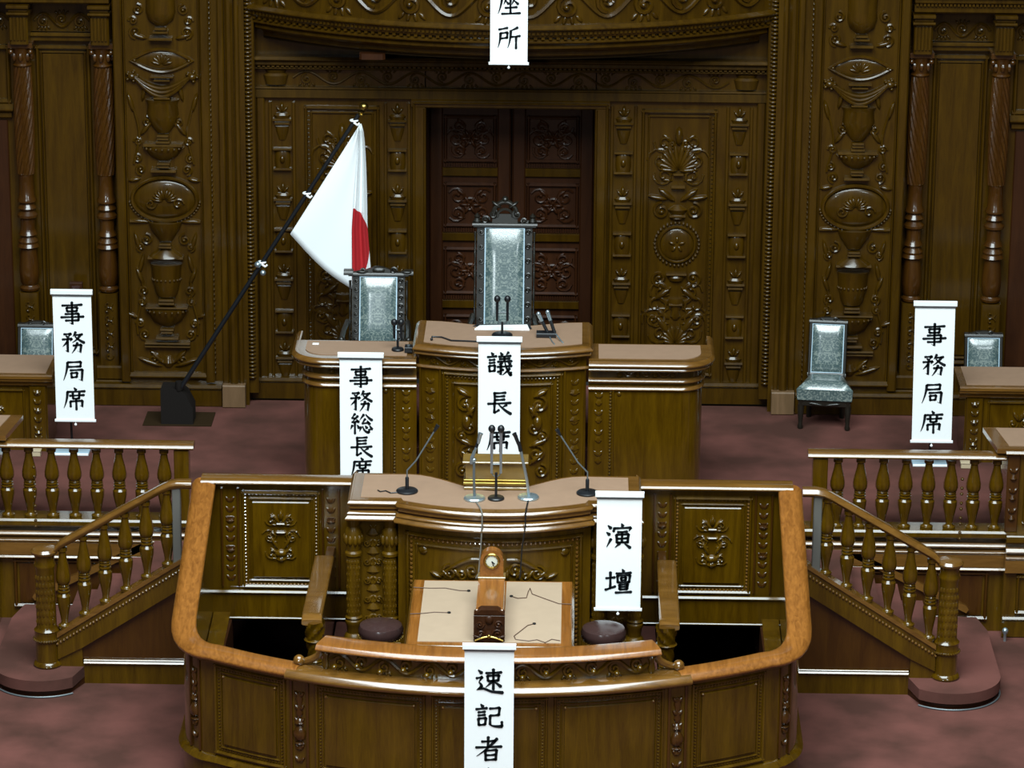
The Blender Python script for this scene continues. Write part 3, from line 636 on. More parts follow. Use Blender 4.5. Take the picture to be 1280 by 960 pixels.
    # inner string along the platform wall
    g = G(); g.prismy([(X(2.4), .93), (X(3.78), .23), (X(3.8), .2), (X(3.78), .17), (X(2.4), .86)], 1.31, 1.36); g.build('wall_string', 'railx', st)

# ------------------------------------------------------------------ stenographers' enclosure
enc = root('stenographer_enclosure', (0, -1.4, 0), 'bowed panelled wooden enclosure with sloping side rails in front of the podium', 'enclosure')
RF = 3.75; YF = -2.62
half = [(x, YF + RF - math.sqrt(RF * RF - x * x)) for x in [i * .05 for i in range(0, 41)]] + [(2.08, -2.01), (2.15, -1.95), (2.215, -1.86), (2.26, -1.765), (2.285, -1.67), (2.295, -1.56)] + [(2.295, y) for y in (-1.5, -1.3, -1.1, -.9, -.7, -.5, -.3, -.1, .0)]
plan = [(-x, y) for x, y in reversed(half[1:])] + half
cum = [0.0]
for i in range(1, len(plan)): cum.append(cum[-1] + math.hypot(plan[i][0] - plan[i - 1][0], plan[i][1] - plan[i - 1][1]))
mid = cum[len(half) - 1]; cum = [c - mid for c in cum]; SE = cum[-1]
def pt(s):
    s = max(-SE, min(SE, s)); i = 0
    while i < len(cum) - 2 and cum[i + 1] < s: i += 1
    t = (s - cum[i]) / (cum[i + 1] - cum[i]); p = plan[i]; q = plan[i + 1]
    return (p[0] + (q[0] - p[0]) * t, p[1] + (q[1] - p[1]) * t)
def nrm(s):
    a = pt(s - .04); b = pt(s + .04); dx, dy = b[0] - a[0], b[1] - a[1]; l = math.hypot(dx, dy); return (dy / l, -dx / l)
def EM(x, y, z):
    p = pt(x); n = nrm(x); return (p[0] - n[0] * y, p[1] - n[1] * y, z)
def railz(p):
    t = max(0.0, (p[1] + 1.95) / 1.95) if abs(p[0]) > 2 else 0
    return 1.08 + .60 * (math.sqrt(t * t + .012) - math.sqrt(.012)) / (math.sqrt(1.012) - math.sqrt(.012))
def s_of_x(x):   # arc length for a front x
    return math.copysign(RF * math.asin(min(1, abs(x) / RF)), x)
# walls (body follows the rail)
g = G(); vs = []; fs = []; NS = 120
for i in range(NS + 1):
    s = -SE + 2 * SE * i / NS; zt = railz(pt(s)) - .04
    for (o, z) in ((.05, 0), (.05, zt), (.11, zt), (.11, 0)): vs.append(EM(s, o, z))
for i in range(NS):
    for j in range(4): a = i * 4 + j; b = i * 4 + (j + 1) % 4; fs.append((a, b, b + 4, a + 4))
fs += [(3, 2, 1, 0), tuple(NS * 4 + j for j in range(4))]
g.add(vs, fs); g.build('wall_body', 'wood', enc)
# rail
pr = [(.012, -.055), (.03, -.045), (.038, -.024), (.012, .006), (-.02, .022), (-.10, .024), (-.14, .012), (-.15, -.01), (-.14, -.03), (-.12, -.045)]
def railpath(s0, s1, n): return [(*pt(s0 + (s1 - s0) * i / n), railz(pt(s0 + (s1 - s0) * i / n))) for i in range(n + 1)]
SP = s_of_x(1.36)
for a, b in ((-SE, -SP), (SP, SE)):
    g = G(); g.sweep(railpath(a, b, 60), pr); g.build('side_rail', 'rail', enc)
g = G(); g.sweep(railpath(-SP - .07, SP + .07, 60), [(.02, -.07), (.042, -.062), (.052, -.045), (.052, -.03), (.032, -.008), (.005, .012), (-.18, .012), (-.18, -.06)]); g.build('front_rail', 'railx', enc)
g = G(EM); g.mould(-SE, SE, .99, 1.035, .03, 120, y=.05); g.build('under_moulding', 'wood', enc)
g = G(EM); g.runx([(.03, 0), (.03, .20), (.0, .23), (.02, .255), (.05, .275), (.1, .275), (.1, 0)], -SE, SE, 120); g.build('plinth', 'wood', enc)
# front panels
def enc_panel(x0, x1, z0=.29, z1=.985):
    a, b = s_of_x(x0), s_of_x(x1); p = sub('front_panel', enc)
    g = G(EM); g.frame(a, b, z0, z1, .022, .022, 10, y=.05); g.frame(a + .05, b - .05, z0 + .05, z1 - .05, .014, .012, 10, y=.05); g.build('panel_frame', 'wood', p)
    g = G(EM); g.bead_frame(a + .036, b - .036, z0 + .036, z1 - .036, .009, .024, y=.05); g.build('bead_moulding', 'wood', p)
    g = G(EM); g.box(a + .08, b - .08, .035, .05, z0 + .08, z1 - .08, .008, 8); g.build('field', 'wood', p)
    g = G(EM)
    for xx in (a + .085, b - .085): g.dome(xx, z1 - .085, .012, .012, .015, y=.04)
    g.build('corner_stud', 'railx', p)
for a in ((-1.24, -.44), (-.40, .43), (.47, 1.26)): enc_panel(*a)
for s in (-1, 1):
    a, b = sorted((s * 1.46, s * 2.0)); enc_panel(a, b)
    for ss, nm in ((s * s_of_x(1.36), 0), (s * (s_of_x(1.95) + .27), 1)):
        g = G(EM); g.cboxv(ss - .075, ss - .055, .035, .06, .28, .985, .004); g.cboxv(ss + .055, ss + .075, .035, .06, .28, .985, .004)
        g.half([(.01, .0), (.03, .02), (.02, .05), (.04, .06), (.015, .075), (.045, .10), (.05, .14), (.03, .18), (.015, .20), (.04, .215), (.03, .235), (.012, .25), (.03, .29), (.012, .34), (.03, .40), (.01, .45)], ss, .45, .8, 8, .05)
        for k in range(6): g.leaf(ss, .36 + .10 * k, .06, .03, PI / 2 + .7, .02, .05); g.leaf(ss, .36 + .10 * k, .06, .03, PI / 2 - .7, .02, .05)
        g.build('carved_pilaster', 'red', enc)
# crest with carved frieze on the front
g = G(EM); SC = s_of_x(1.20)
g.runx([(.095, 1.08), (.095, 1.25), (.17, 1.25), (.17, 1.08)], -SC, SC, 40); g.build('crest_board', 'wood', enc)
g = G(EM); g.rinceau(-SC + .05, SC - .05, 1.10, 1.235, 14, .013, y=.095)
for q in (-1, 1):
    g.half([(.02, 0), (.03, .03), (.02, .08), (.035, .12), (.02, .15)], q * (SC - .02), 1.095, .9, 8, .095)
g.build('carved_frieze', 'wood', enc)
g = G(); n = 40; P = [EM(-SC - .03 + 2 * (SC + .03) * i / n, .13, 1.275) for i in range(n + 1)]
g.sweep(P, [(.09, -.034), (.108, -.03), (.116, -.018), (.096, .006), (.08, .016), (-.12, .016), (-.12, -.03)]); g.build('crest_rail', 'rail', enc)
for q in (-1, 1):
    g = G(); c = EM(q * (SC + .10), .12, 1.10)
    g.tube([EM(q * (SC + .02 + .17 * t), .12, 1.22 - .12 * math.sqrt(t)) for t in [i / 8 for i in range(9)]], .03, 8, .025); e = EM(q * (SC + .19), .09, 1.125); g.ball(e, .042, 10, 7); g.ball((e[0], e[1] - .03, e[2]), .02, 8, 5)
    g.build('scroll_bracket', 'railx', enc)
# back walls beside the podium
for s in (-1, 1):
    p = sub('back_panel', enc); F = at_y(0.0); a, b = sorted((s * 1.10, s * 2.26))
    g = G(F); g.box(a, b, .0, .06, .57, 1.66); g.box(a, b, -.04, 0, .57, .775); g.mould(a, b, .775, .80, .03, y=-.03); g.mould(a, b, .565, .58, .012, y=-.04); g.build('back_wall', 'wood', p)
    g = G(); g.sweep([(a, 0.0, 1.68), (b, 0.0, 1.68)], [(.05, -.02), (.064, -.012), (.066, -.002), (.05, .016), (.02, .03), (-.10, .03), (-.10, -.02)]); g.build('back_rail', 'railx', p)
    x = s * 1.655
    g = G(F); g.frame(x - .30, x + .30, .81, 1.60, .025, .025); g.frame(x - .245, x + .245, .865, 1.545, .014, .014); g.build('panel_frame', 'wood', p)
    g = G(F); g.bead_frame(x - .272, x + .272, .838, 1.572, .011, .028, y=-.005); g.build('bead_moulding', 'railx', p)
    g = G(F); g.box(x - .215, x + .215, -.018, 0, .895, 1.515, .008); g.build('field', 'wood', p)
    g = G(F); y0 = -.015
    g.half([(.02, 0), (.04, .02), (.03, .05), (.02, .06)], x, 1.03, .8, 8, y0); g.dome(x, 1.10, .05, .035, .04, y=y0)
    for q in (-1, 1):
        g.scroll(x + q * .05, 1.07, .03, 1.3, 0, q, .010, y0, 12); g.scroll(x + q * .075, 1.25, .035, 1.4, PI / 2, -q, .010, y0, 12); g.leaf(x + q * .02, 1.13, .14, .035, PI / 2 - q * .5, .025, y0); g.scroll(x + q * .055, 1.37, .032, 1.4, 0, q, .010, y0, 12)
        g.leaf(x, 1.33, .12, .03, PI / 2 - q * .6, .025, y0); g.dome(x + q * .035, 1.27, .014, .014, .025, y=y0); g.leaf(x + q * .03, 1.2, .1, .03, PI / 2 - q * 1.2, .02, y0)
    g.leaf(x, 1.36, .1, .045, PI / 2, .03, y0); g.mould(x - .03, x + .03, 1.335, 1.35, .03, y=y0); g.mould(x - .03, x + .03, 1.265, 1.28, .03, y=y0)
    g.build('carved_cartouche', 'wood', p)
    g = G(at_y(-.017)); arabesque(g, x, 1.03, 1.44, .24, 7, .007); o = g.build('carved_foliage', 'wood', p); o['kind'] = 'stuff'
    for xs in (s * 2.045, s * 1.27):
        g = G(F)
        for k in (-1, 1): aa, bb = sorted((xs + k * .055, xs + k * .07)); g.cboxv(aa, bb, -.02, 0, .82, 1.62, .004)
        for k in range(9): g.leaf(xs, .86 + .08 * k, .06, .028, PI / 2 + .6, .007); g.leaf(xs, .86 + .08 * k, .06, .028, PI / 2 - .6, .007)
        for z in (1.1, 1.34): g.half([(.025, 0), (.035, .015), (.02, .03), (.03, .05)], xs, z, .45)
        g.build('carved_strip', 'red', p)
    # stairwell partition with sloping cap
    q = sub('partition', enc); X = lambda v: s * v
    top = [(-.02, 1.10), (-1.15, .99)]
    g = G(); xa, xb = sorted((X(1.24), X(1.30)))
    g.add([(xa, -.02, .2), (xb, -.02, .2), (xb, -.02, 1.16), (xa, -.02, 1.16), (xa, -1.75, .2), (xb, -1.75, .2), (xb, -1.75, 1.235), (xa, -1.75, 1.235)], [(0, 1, 2, 3), (4, 5, 6, 7), (0, 1, 5, 4), (3, 2, 6, 7), (0, 3, 7, 4), (1, 2, 6, 5)]); g.build('partition_wall', 'red', q)
    g = G(); g.sweep([(X(1.30), -.33, 1.175), (X(1.295), -1.0, 1.21), (X(1.29), -1.72, 1.25), (X(1.288), -1.79, 1.247), (X(1.287), -1.82, 1.23)], [(.072, -.02), (.075, .015), (.06, .025), (-.06, .025), (-.075, .015), (-.072, -.02)]); g.build('cap_board', 'railx', q)
    g = G(); n, m = 20, 24; vs = []; fs = []
    for i in range(m + 1):
        z = .93 + .30 * i / m; Rr = .048 + .026 * i / m
        for j in range(n): aa = 2 * PI * j / n; r = Rr * (1 + .12 * math.cos(5 * (aa + s * z * 14))); vs.append((X(1.27) + r * math.cos(aa), -1.77 + r * math.sin(aa), z))
    for i in range(m):
        for j in range(n): fs.append((i * n + j, i * n + (j + 1) % n, (i + 1) * n + (j + 1) % n, (i + 1) * n + j))
    g.add(vs, fs); g.lathe([(.06, .0), (.078, .012), (.06, .024)], (X(1.27), -1.77, 1.075), 16); g.lathe([(.05, 0), (.058, .012), (.048, .02), (.058, .032), (.048, .042), (.056, .055), (.046, .07)], (X(1.27), -1.77, .87), 16); g.build('twisted_post', 'wood', q)
    # side bench board inside the enclosure
    g = G(); xa, xb = sorted((X(2.05), X(2.18)))
    g.add([(xa, -.02, .62), (xb, -.02, .62), (xb, -1.5, .5), (xa, -1.5, .5), (xa, -.02, .57), (xb, -.02, .57), (xb, -1.5, .45), (xa, -1.5, .45)], [(0, 1, 2, 3), (4, 5, 6, 7), (0, 1, 5, 4), (2, 3, 7, 6), (1, 2, 6, 5), (0, 3, 7, 4)])
    g.build('side_ledge', 'wood', q)
    g = G(); xa, xb = sorted((X(2.04), X(2.10))); g.box(xa, xb, -1.75, .02, -.1, .56); g.build('side_lining', 'door', q)
g = G(); g.box(-1.23, 1.23, -2.36, -.02, .0, .55); g.build('inner_floor', 'carpet', enc)

# ------------------------------------------------------------------ podium
pod = root('podium', (0, -.4, .55), 'wide bowed wooden speaking podium with paired columns and leather top', 'podium')
def bow(x, d): return -d * max(0.0, 1 - (x / .74) ** 2) if abs(x) < .74 else 0.0
YP = -.60
g = G(); g.box(-1.06, 1.06, YP + .12, 0.06, .55, 1.62); g.build('core', 'wood', pod)
PM = lambda x, y, z: (x, YP - .08 + bow(x, .2) + y, z)
g = G(PM); g.runx([(0, .55), (.3, .55), (.3, 1.62), (0, 1.62)], -.72, .72, 24); g.build('bowed_front', 'woodlow', pod)
p = sub('front_panel', pod)
g = G(PM); g.frame(-.665, .665, .62, 1.555, .03, .03, 24); g.frame(-.59, .59, .70, 1.475, .02, .02, 24); g.build('panel_frame', 'wood', p)
g = G(PM); g.bead_frame(-.62, .62, .665, 1.51, .013, .034, y=-.004); g.build('bead_moulding', 'railx', p)
g = G(PM)
for q in (-1, 1):
    g.tube([(q * (.10 + .30 * t), -.012, 1.24 + .15 * math.sin(PI * (.45 + .55 * t))) for t in [i / 12 for i in range(13)]], .014, 6); g.scroll(q * .33, 1.27, .06, 1.4, PI / 2, -q, .013); g.scroll(q * .16, 1.30, .06, 1.2, 0, q, .013); g.scroll(q * .24, 1.25, .045, 1.3, PI, q, .011)
    for k in range(5): g.leaf(q * (.1 + .07 * k), 1.22, .11, .04, PI / 2 - q * (.3 * k), .03)
    g.dome(q * .53, 1.42, .035, .035, .02); g.scroll(q * .25, .9, .1, 1.3, 0, q, .014)
g.build('carved_scrollwork', 'wood', p)
for s in (-1, 1):
    g = G(); a, b = sorted((s * .73, s * 1.07)); g.box(a, b, YP + .02, 0.0, .55, 1.62); g.build('column_bay', 'woodlow', pod)
    for xc in (s * .785, s * 1.06):
        c = sub('column', pod); loc = (xc, YP - .03, 0)
        g = G(); g.lathe([(.052, .83), (.055, .86), (.056, 1.2), (.052, 1.31)], loc, 18)
        for k in range(9):
            for j in range(5): aa = PI + .65 + (PI - 1.3) * (j + .5 * (k % 2)) / 4.5; g.dome(loc[0] + .053 * math.cos(aa), .875 + .05 * k, .011, .018, .003, 6, 3, loc[1] + .053 * math.sin(aa))
        g.build('shaft', 'woodlow', c)
        g = G(); g.lathe([(.052, 1.31), (.065, 1.325), (.065, 1.345), (.05, 1.36), (.055, 1.40), (.068, 1.46), (.06, 1.52), (.045, 1.55), (.05, 1.57), (.06, 1.62)], loc, 18)
        for j in range(10): aa = 2 * PI * j / 10; g.ball((loc[0] + .06 * math.cos(aa), loc[1] + .06 * math.sin(aa), 1.45), .02, 6, 5, 2.2)
        g.build('capital', 'woodlow', c)
        g = G(); g.lathe([(.07, .65), (.075, .665), (.065, .69), (.05, .70), (.055, .76), (.066, .78), (.066, .80), (.052, .815), (.066, .825), (.052, .84)], loc, 18); g.build('base', 'woodlow', c)
    xx = s * .915; CM = at_y(YP + .02); g = G(CM)
    for (z, l) in ((1.45, .06), (1.3, .09), (1.15, .06), (1.0, .1), (.85, .08)):
        g.half([(.02, 0), (.05, .02), (.03, .05), (.012, .07)], xx, z, .35)
        for q in (-1, 1): g.leaf(xx, z - .02, l, .03, -PI / 2 + q * .8, .009); g.leaf(xx, z + .06, l * .8, .025, PI / 2 + q * .6, .009); g.scroll(xx + q * .045, z - .05, .028, 1.2, 0, q, .008, n=10)
    g.build('carved_strip', 'woodlow', pod)
    g = G(); a, b = sorted((s * .70, s * 1.09)); g.box(a, b, YP - .1, 0, .55, .64, .01); g.mould(a, b, .625, .65, .03, y=YP - .1); g.build('column_plinth', 'woodlow', pod)
# top slab
def topline(off, n=24):
    pts = [(-1.08 - off, -.06), (-1.08 - off, -.72 - off), (-.725 - off * .0, -.72 - off)]
    pts += [(-.715 + 1.43 * i / n, -.755 - off + bow((-.715 + 1.43 * i / n), .20)) for i in range(n + 1)]
    pts += [(.725, -.72 - off), (1.08 + off, -.72 - off), (1.08 + off, -.06)]
    return pts
back = [(1.08, -.10)] + [(.66 - 1.32 * i / 16, -.10 - .36 * (0.5 + 0.5 * math.cos(PI * (2 * i / 16 - 1)))) for i in range(17)] + [(-1.08, -.10)]
g = G(); g.prism(topline(0)[1:-1] + back, 1.72, 1.788); g.build('top_slab', 'railx', pod)
fl = [(x, y, 0) for x, y in topline(0)]
g = G(); g.sweep([(x, y, 1.775) for x, y in topline(0)], [(-.02, -.03), (.012, -.026), (.02, -.014), (.0, .008), (-.02, .016)]); g.build('top_edge', 'railx', pod)
g = G(); g.sweep([(x, y, 1.73) for x, y in topline(0)], [(-.03, -.035), (-.006, -.03), (-.006, .025), (-.03, .03)]); g.build('dark_band', 'door', pod)
g = G(); g.sweep([(x, y, 1.67) for x, y in topline(.0)], [(-.06, -.055), (.0, -.05), (.03, -.04), (.038, -.026), (.014, .0), (.016, .008), (.022, .012), (.002, .032), (-.06, .036)]); g.build('lower_moulding', 'railx', pod)
inner = [(-1.0, -.66), (-.70, -.66)] + [(-.68 + 1.36 * i / 20, -.69 + bow(-.68 + 1.36 * i / 20, .20)) for i in range(21)] + [(.70, -.66), (1.0, -.66), (1.0, -.14)] + [(.66 - 1.32 * i / 16, -.13 - .36 * (0.5 + 0.5 * math.cos(PI * (2 * i / 16 - 1)))) for i in range(17)] + [(-1.0, -.14)]
g = G(); g.prism(inner, 1.785, 1.791); g.build('leather_top', 'leather', pod)
# reading box on the podium
bx = root('reading_box', (0, -.42, 1.79), 'golden wooden box with gilt mouldings standing on the podium top', 'box')
g = G(); g.box(-.225, .225, -.46, -.30, 1.792, 2.0); g.build('body', 'gold', bx)
g = G(); Q = [(-.225, -.3, 0), (-.225, -.46, 0), (.225, -.46, 0), (.225, -.3, 0)]
for z, o, h in ((1.84, .012, .012), (1.865, .010, .010)): g.sweep([(x, y, z) for x, y, _ in Q], [(-.005, -h), (o, -h), (o * 1.4, 0), (o, h), (-.005, h)])
g.build('gilt_moulding', 'brass', bx)
g = G(); g.box(-.245, .245, -.485, -.28, 2.0, 2.018, .006); g.build('lid', 'gold', bx)
g = G(); g.box(-.235, .235, -.475, -.29, 1.792, 1.815, .005); g.build('base', 'gold', bx)

# ------------------------------------------------------------------ stenographers' table, clock box, stools, cords
tb = root('stenographer_table', (0, -1.7, .55), 'low wooden table inlaid with two pale tan leather panels', 'table')
TY0, TY1 = -2.38, -1.06
g = G(); g.box(-.585, .585, TY0, TY1, 1.255, 1.29, .006); g.build('table_top', 'rail', tb)
g = G(); g.sweep([(-.585, TY1, 1.28), (-.585, TY0, 1.28), (.585, TY0, 1.28), (.585, TY1, 1.28)], [(-.01, -.03), (.012, -.026), (.02, -.016), (-.004, .01), (-.01, .012)]); g.build('table_edge', 'railx', tb)
for s in (-1, 1):
    g = G(); a, b = sorted((s * .10, s * .51)); g.box(a, b, TY0 + .07, TY1 - .03, 1.288, 1.294); g.build('leather_panel', 'pad', tb)
for sx in (-1, 1):
    for yy in (TY0 + .08, TY1 - .08): g = G(); g.cboxv(sx * .52 - .035, sx * .52 + .035, yy - .035, yy + .035, .595, 1.255, .006); g.build('leg', 'wood', tb)
cb = root('clock_box', (0, -1.9, 1.294), 'wooden divider box with arched clock and carved end on the low table', 'clock')
g = G(); g.box(-.095, .095, -2.26, -1.55, 1.295, 1.52, .006); g.build('box_body', 'rail', cb)
g = G(); g.box(-.11, .11, -2.31, -2.25, 1.295, 1.50, .01); g.prismy([(-.11, 1.5), (.11, 1.5), (.06, 1.535), (-.06, 1.535)], -2.31, -2.22); g.build('carved_end', 'door', cb)
g = G(at_y(-2.31)); g.dome(0, 1.46, .03, .035, .015)
for q in (-1, 1): g.scroll(q * .065, 1.43, .03, 1.3, 0, q, .009, -.005, 12); g.scroll(q * .06, 1.36, .035, 1.4, PI, -q, .009, -.005, 12); g.leaf(q * .02, 1.32, .1, .025, .25 if q > 0 else PI - .25, .02)
g.half([(.01, 0), (.03, .02), (.02, .05)], 0, 1.33); g.build('carving', 'door', cb)
g = G(at_y(-2.31)); g.ball((0, -.02, 1.345), .014); g.tube([(-.1 + .02 * i, -.015, 1.31 + .03 * math.sin(PI * i / 10)) for i in range(11)], .006, 6)
g.build('gilt_knob', 'brass', cb)
g = G(); g.prismy([(-.085, 1.52), (.085, 1.52), (.085, 1.65)] + [(.085 * math.cos(PI * i / 14), 1.65 + .085 * math.sin(PI * i / 14)) for i in range(1, 14)] + [(-.085, 1.65)], -1.62, -1.54); g.build('clock_case', 'rail', cb)
g = G(at_y(-1.62)); g.box(-.10, .10, -.02, .09, 1.515, 1.532, .005); g.build('case_foot', 'gold', cb)
g = G(at_y(-1.62)); g.tube([(.052 * math.cos(2 * PI * i / 28), -.004, 1.65 + .052 * math.sin(2 * PI * i / 28)) for i in range(28)], .009, 6, closed=True); g.build('bezel', 'brass', cb)
g = G(at_y(-1.62)); g.dome(0, 1.65, .05, .05, .004, 24, 2); g.build('dial', 'dial', cb)
g = G(at_y(-1.627)); g.tube([(0, 0, 1.65), (.022, 0, 1.632)], .0035, 5); g.tube([(0, 0, 1.65), (.014, 0, 1.615)], .003, 5)
for k in range(12): a = k * PI / 6; g.tube([(.040 * math.cos(a), .002, 1.65 + .040 * math.sin(a)), (.047 * math.cos(a), .002, 1.65 + .047 * math.sin(a))], .002, 4)
g.build('hands', 'ink', cb)
def cord(label, pts, dot, mat='cord'):
    r = root('earphone_cord', (dot[0], dot[1], 1.295), label, 'cord', 'thin cords on the low table')
    g = G(); g.tube([(x, y, 1.298) for x, y in pts], .0035, 5); g.build('wire', mat, r); g = G(); g.lathe([(.002, 0), (.013, .001), (.013, .008), (.004, .012)], (dot[0], dot[1], 1.295), 10); g.build('plug', 'black', r)
T = lambda u, v: (-.585 + 1.17 * u, TY0 + (TY1 - TY0) * v)     # u across, v away from the viewer
for lb, pp in (('thin cord ending mid panel on the far left leather', ((.0, .86), (.1, .85), (.2, .855), (.29, .82), (.35, .815))),
               ('short cord across the near left leather panel', ((.0, .45), (.08, .46), (.15, .48), (.24, .475))),
               ('kinked cord across the far right leather panel', ((1.0, .63), (.92, .635), (.83, .71), (.75, .78), (.735, .87), (.725, .82), (.715, .72), (.66, .71), (.62, .74))),
               ('wavy cord along the near edge of the right leather panel', ((.93, .08), (.88, .1), (.84, .05), (.79, .09), (.74, .07), (.66, .09), (.65, .14), (.70, .24), (.73, .3), (.77, .325)))):
    q = [T(*a) for a in pp]; cord(lb, q, q[-1])
for o in bpy.data.objects:
    if o.parent is None and o.name.split('.')[0] in ('stenographer_table', 'clock_box', 'earphone_cord'): o.location = (o.location[0], o.location[1] + .12, o.location[2] - .045)
for s in (-1, 1):
    so = root('stool', (s * .82, -1.27, .55), 'round dark leather stool at the ' + ('low table, on the flag side' if s < 0 else 'low table, below the hanging podium banner'), 'stool')
    g = G(); g.lathe([(.02, .0), (.15, .0), (.165, .03), (.168, .06), (.155, .09), (.10, .108), (.01, .115)], (s * .82, -1.27, .92), 28); g.build('cushion', 'stool', so)
    g = G(); g.beads([(s * .82 + .163 * math.cos(2 * PI * i / 36), -1.27 + .163 * math.sin(2 * PI * i / 36), .925) for i in range(36)], .006); g.build('nail_heads', 'brass', so)
    g = G(); g.lathe([(.15, .0), (.15, .03), (.14, .035), (.03, .04), (.03, .33), (.12, .36), (.15, .37)], (s * .82, -1.27, .552), 20); g.build('pedestal', 'door', so)

# ------------------------------------------------------------------ presiding desk and wings
dk = root('presiding_desk', (0, 2.1, PZ), 'tall bowed central presiding desk with carved front below the doorway', 'desk')
YD = 1.98
DM = lambda x, y, z: (x, YD + (-.13 * max(0.0, 1 - (x / .72) ** 2)) + y, z)
g = G(DM); g.runx([(0, PZ), (.55, PZ), (.55, 2.12), (0, 2.12)], -.68, .68, 24); g.build('body', 'wood', dk)
p = sub('front_panel', dk)
g = G(DM); g.frame(-.49, .49, PZ + .1, 1.98, .022, .025, 20); g.frame(-.41, .41, PZ + .15, 1.90, .018, .02, 20); g.build('panel_frame', 'wood', p)
g = G(DM); g.bead_frame(-.45, .45, PZ + .13, 1.94, .012, .03, y=-.004); g.build('bead_moulding', 'wood', p)
g = G(DM)
for q in (-1, 1):
    for (x, z, r) in ((.3, 1.72, .07), (.26, 1.52, .06), (.33, 1.45, .05), (.28, 1.3, .07), (.32, 1.15, .06)): g.scroll(q * x, z, r, 1.4, PI / 2, -q, .016, n=16)
    for (x, z, l, a) in ((.25, 1.78, .14, .5), (.24, 1.6, .16, 1.2), (.3, 1.6, .14, 2.2), (.22, 1.36, .16, .4), (.22, 1.2, .18, .8)): g.leaf(q * x, z, l, .05, a if q > 0 else PI - a, .035)
    g.dome(q * .29, 1.56, .04, .07, .05)
g.build('carved_scrollwork', 'wood', p)
g = G(DM)
g.mould(-.70, .70, 2.0, 2.025, .03, 24); g.build('frieze_moulding', 'railx', dk)
g = G(DM); g.rinceau(-.62, .62, 2.035, 2.11, 10, .009); g.build('carved_frieze', 'wood', dk)
for s in (-1, 1):
    g = G(DM); x = s * .59; g.cboxv(x - .09, x - .075, -.02, 0, PZ, 2.0, .004); g.cboxv(x + .075, x + .09, -.02, 0, PZ, 2.0, .004)
    for k in range(10): g.leaf(x, 1.1 + .085 * k, .06, .03, PI / 2 + .6, .008); g.leaf(x, 1.1 + .085 * k, .06, .03, PI / 2 - .6, .008)
    for z in (1.3, 1.55, 1.78): g.half([(.02, 0), (.045, .02), (.02, .05)], x, z, .35)
    g.build('carved_stile', 'wood', dk)
def dline(off, n=20): return [(-.70 - off, 2.60), (-.70 - off, 1.93 - off)] + [(-.70 + 1.4 * i / n, 1.93 - off - .14 * (1 - ((-.70 + 1.4 * i / n) / .70) ** 2)) for i in range(1, n)] + [(.70 + off, 1.93 - off), (.70 + off, 2.60)]
dback = [(.66 - 1.32 * i / 12, 2.60 - .15 * (0.5 + 0.5 * math.cos(PI * (2 * i / 12 - 1)))) for i in range(13)]
g = G(); g.prism(dline(0) + dback, 2.12, 2.205); g.build('top_slab', 'railx', dk)
g = G(); g.sweep([(x, y, 2.165) for x, y in dline(0)], [(-.02, -.05), (.012, -.045), (.02, -.035), (.008, -.02), (.018, -.012), (.032, -.004), (.034, .008), (.006, .036), (-.02, .044)]); g.build('top_moulding', 'railx', dk)
g = G(); g.prism([(x * .92, max(y, 0) + .05 if y < 2.5 else y - .03) for x, y in dline(0)] + [(x * .95, y + (-.03)) for x, y in dback], 2.204, 2.21); g.build('leather_top', 'leather', dk)
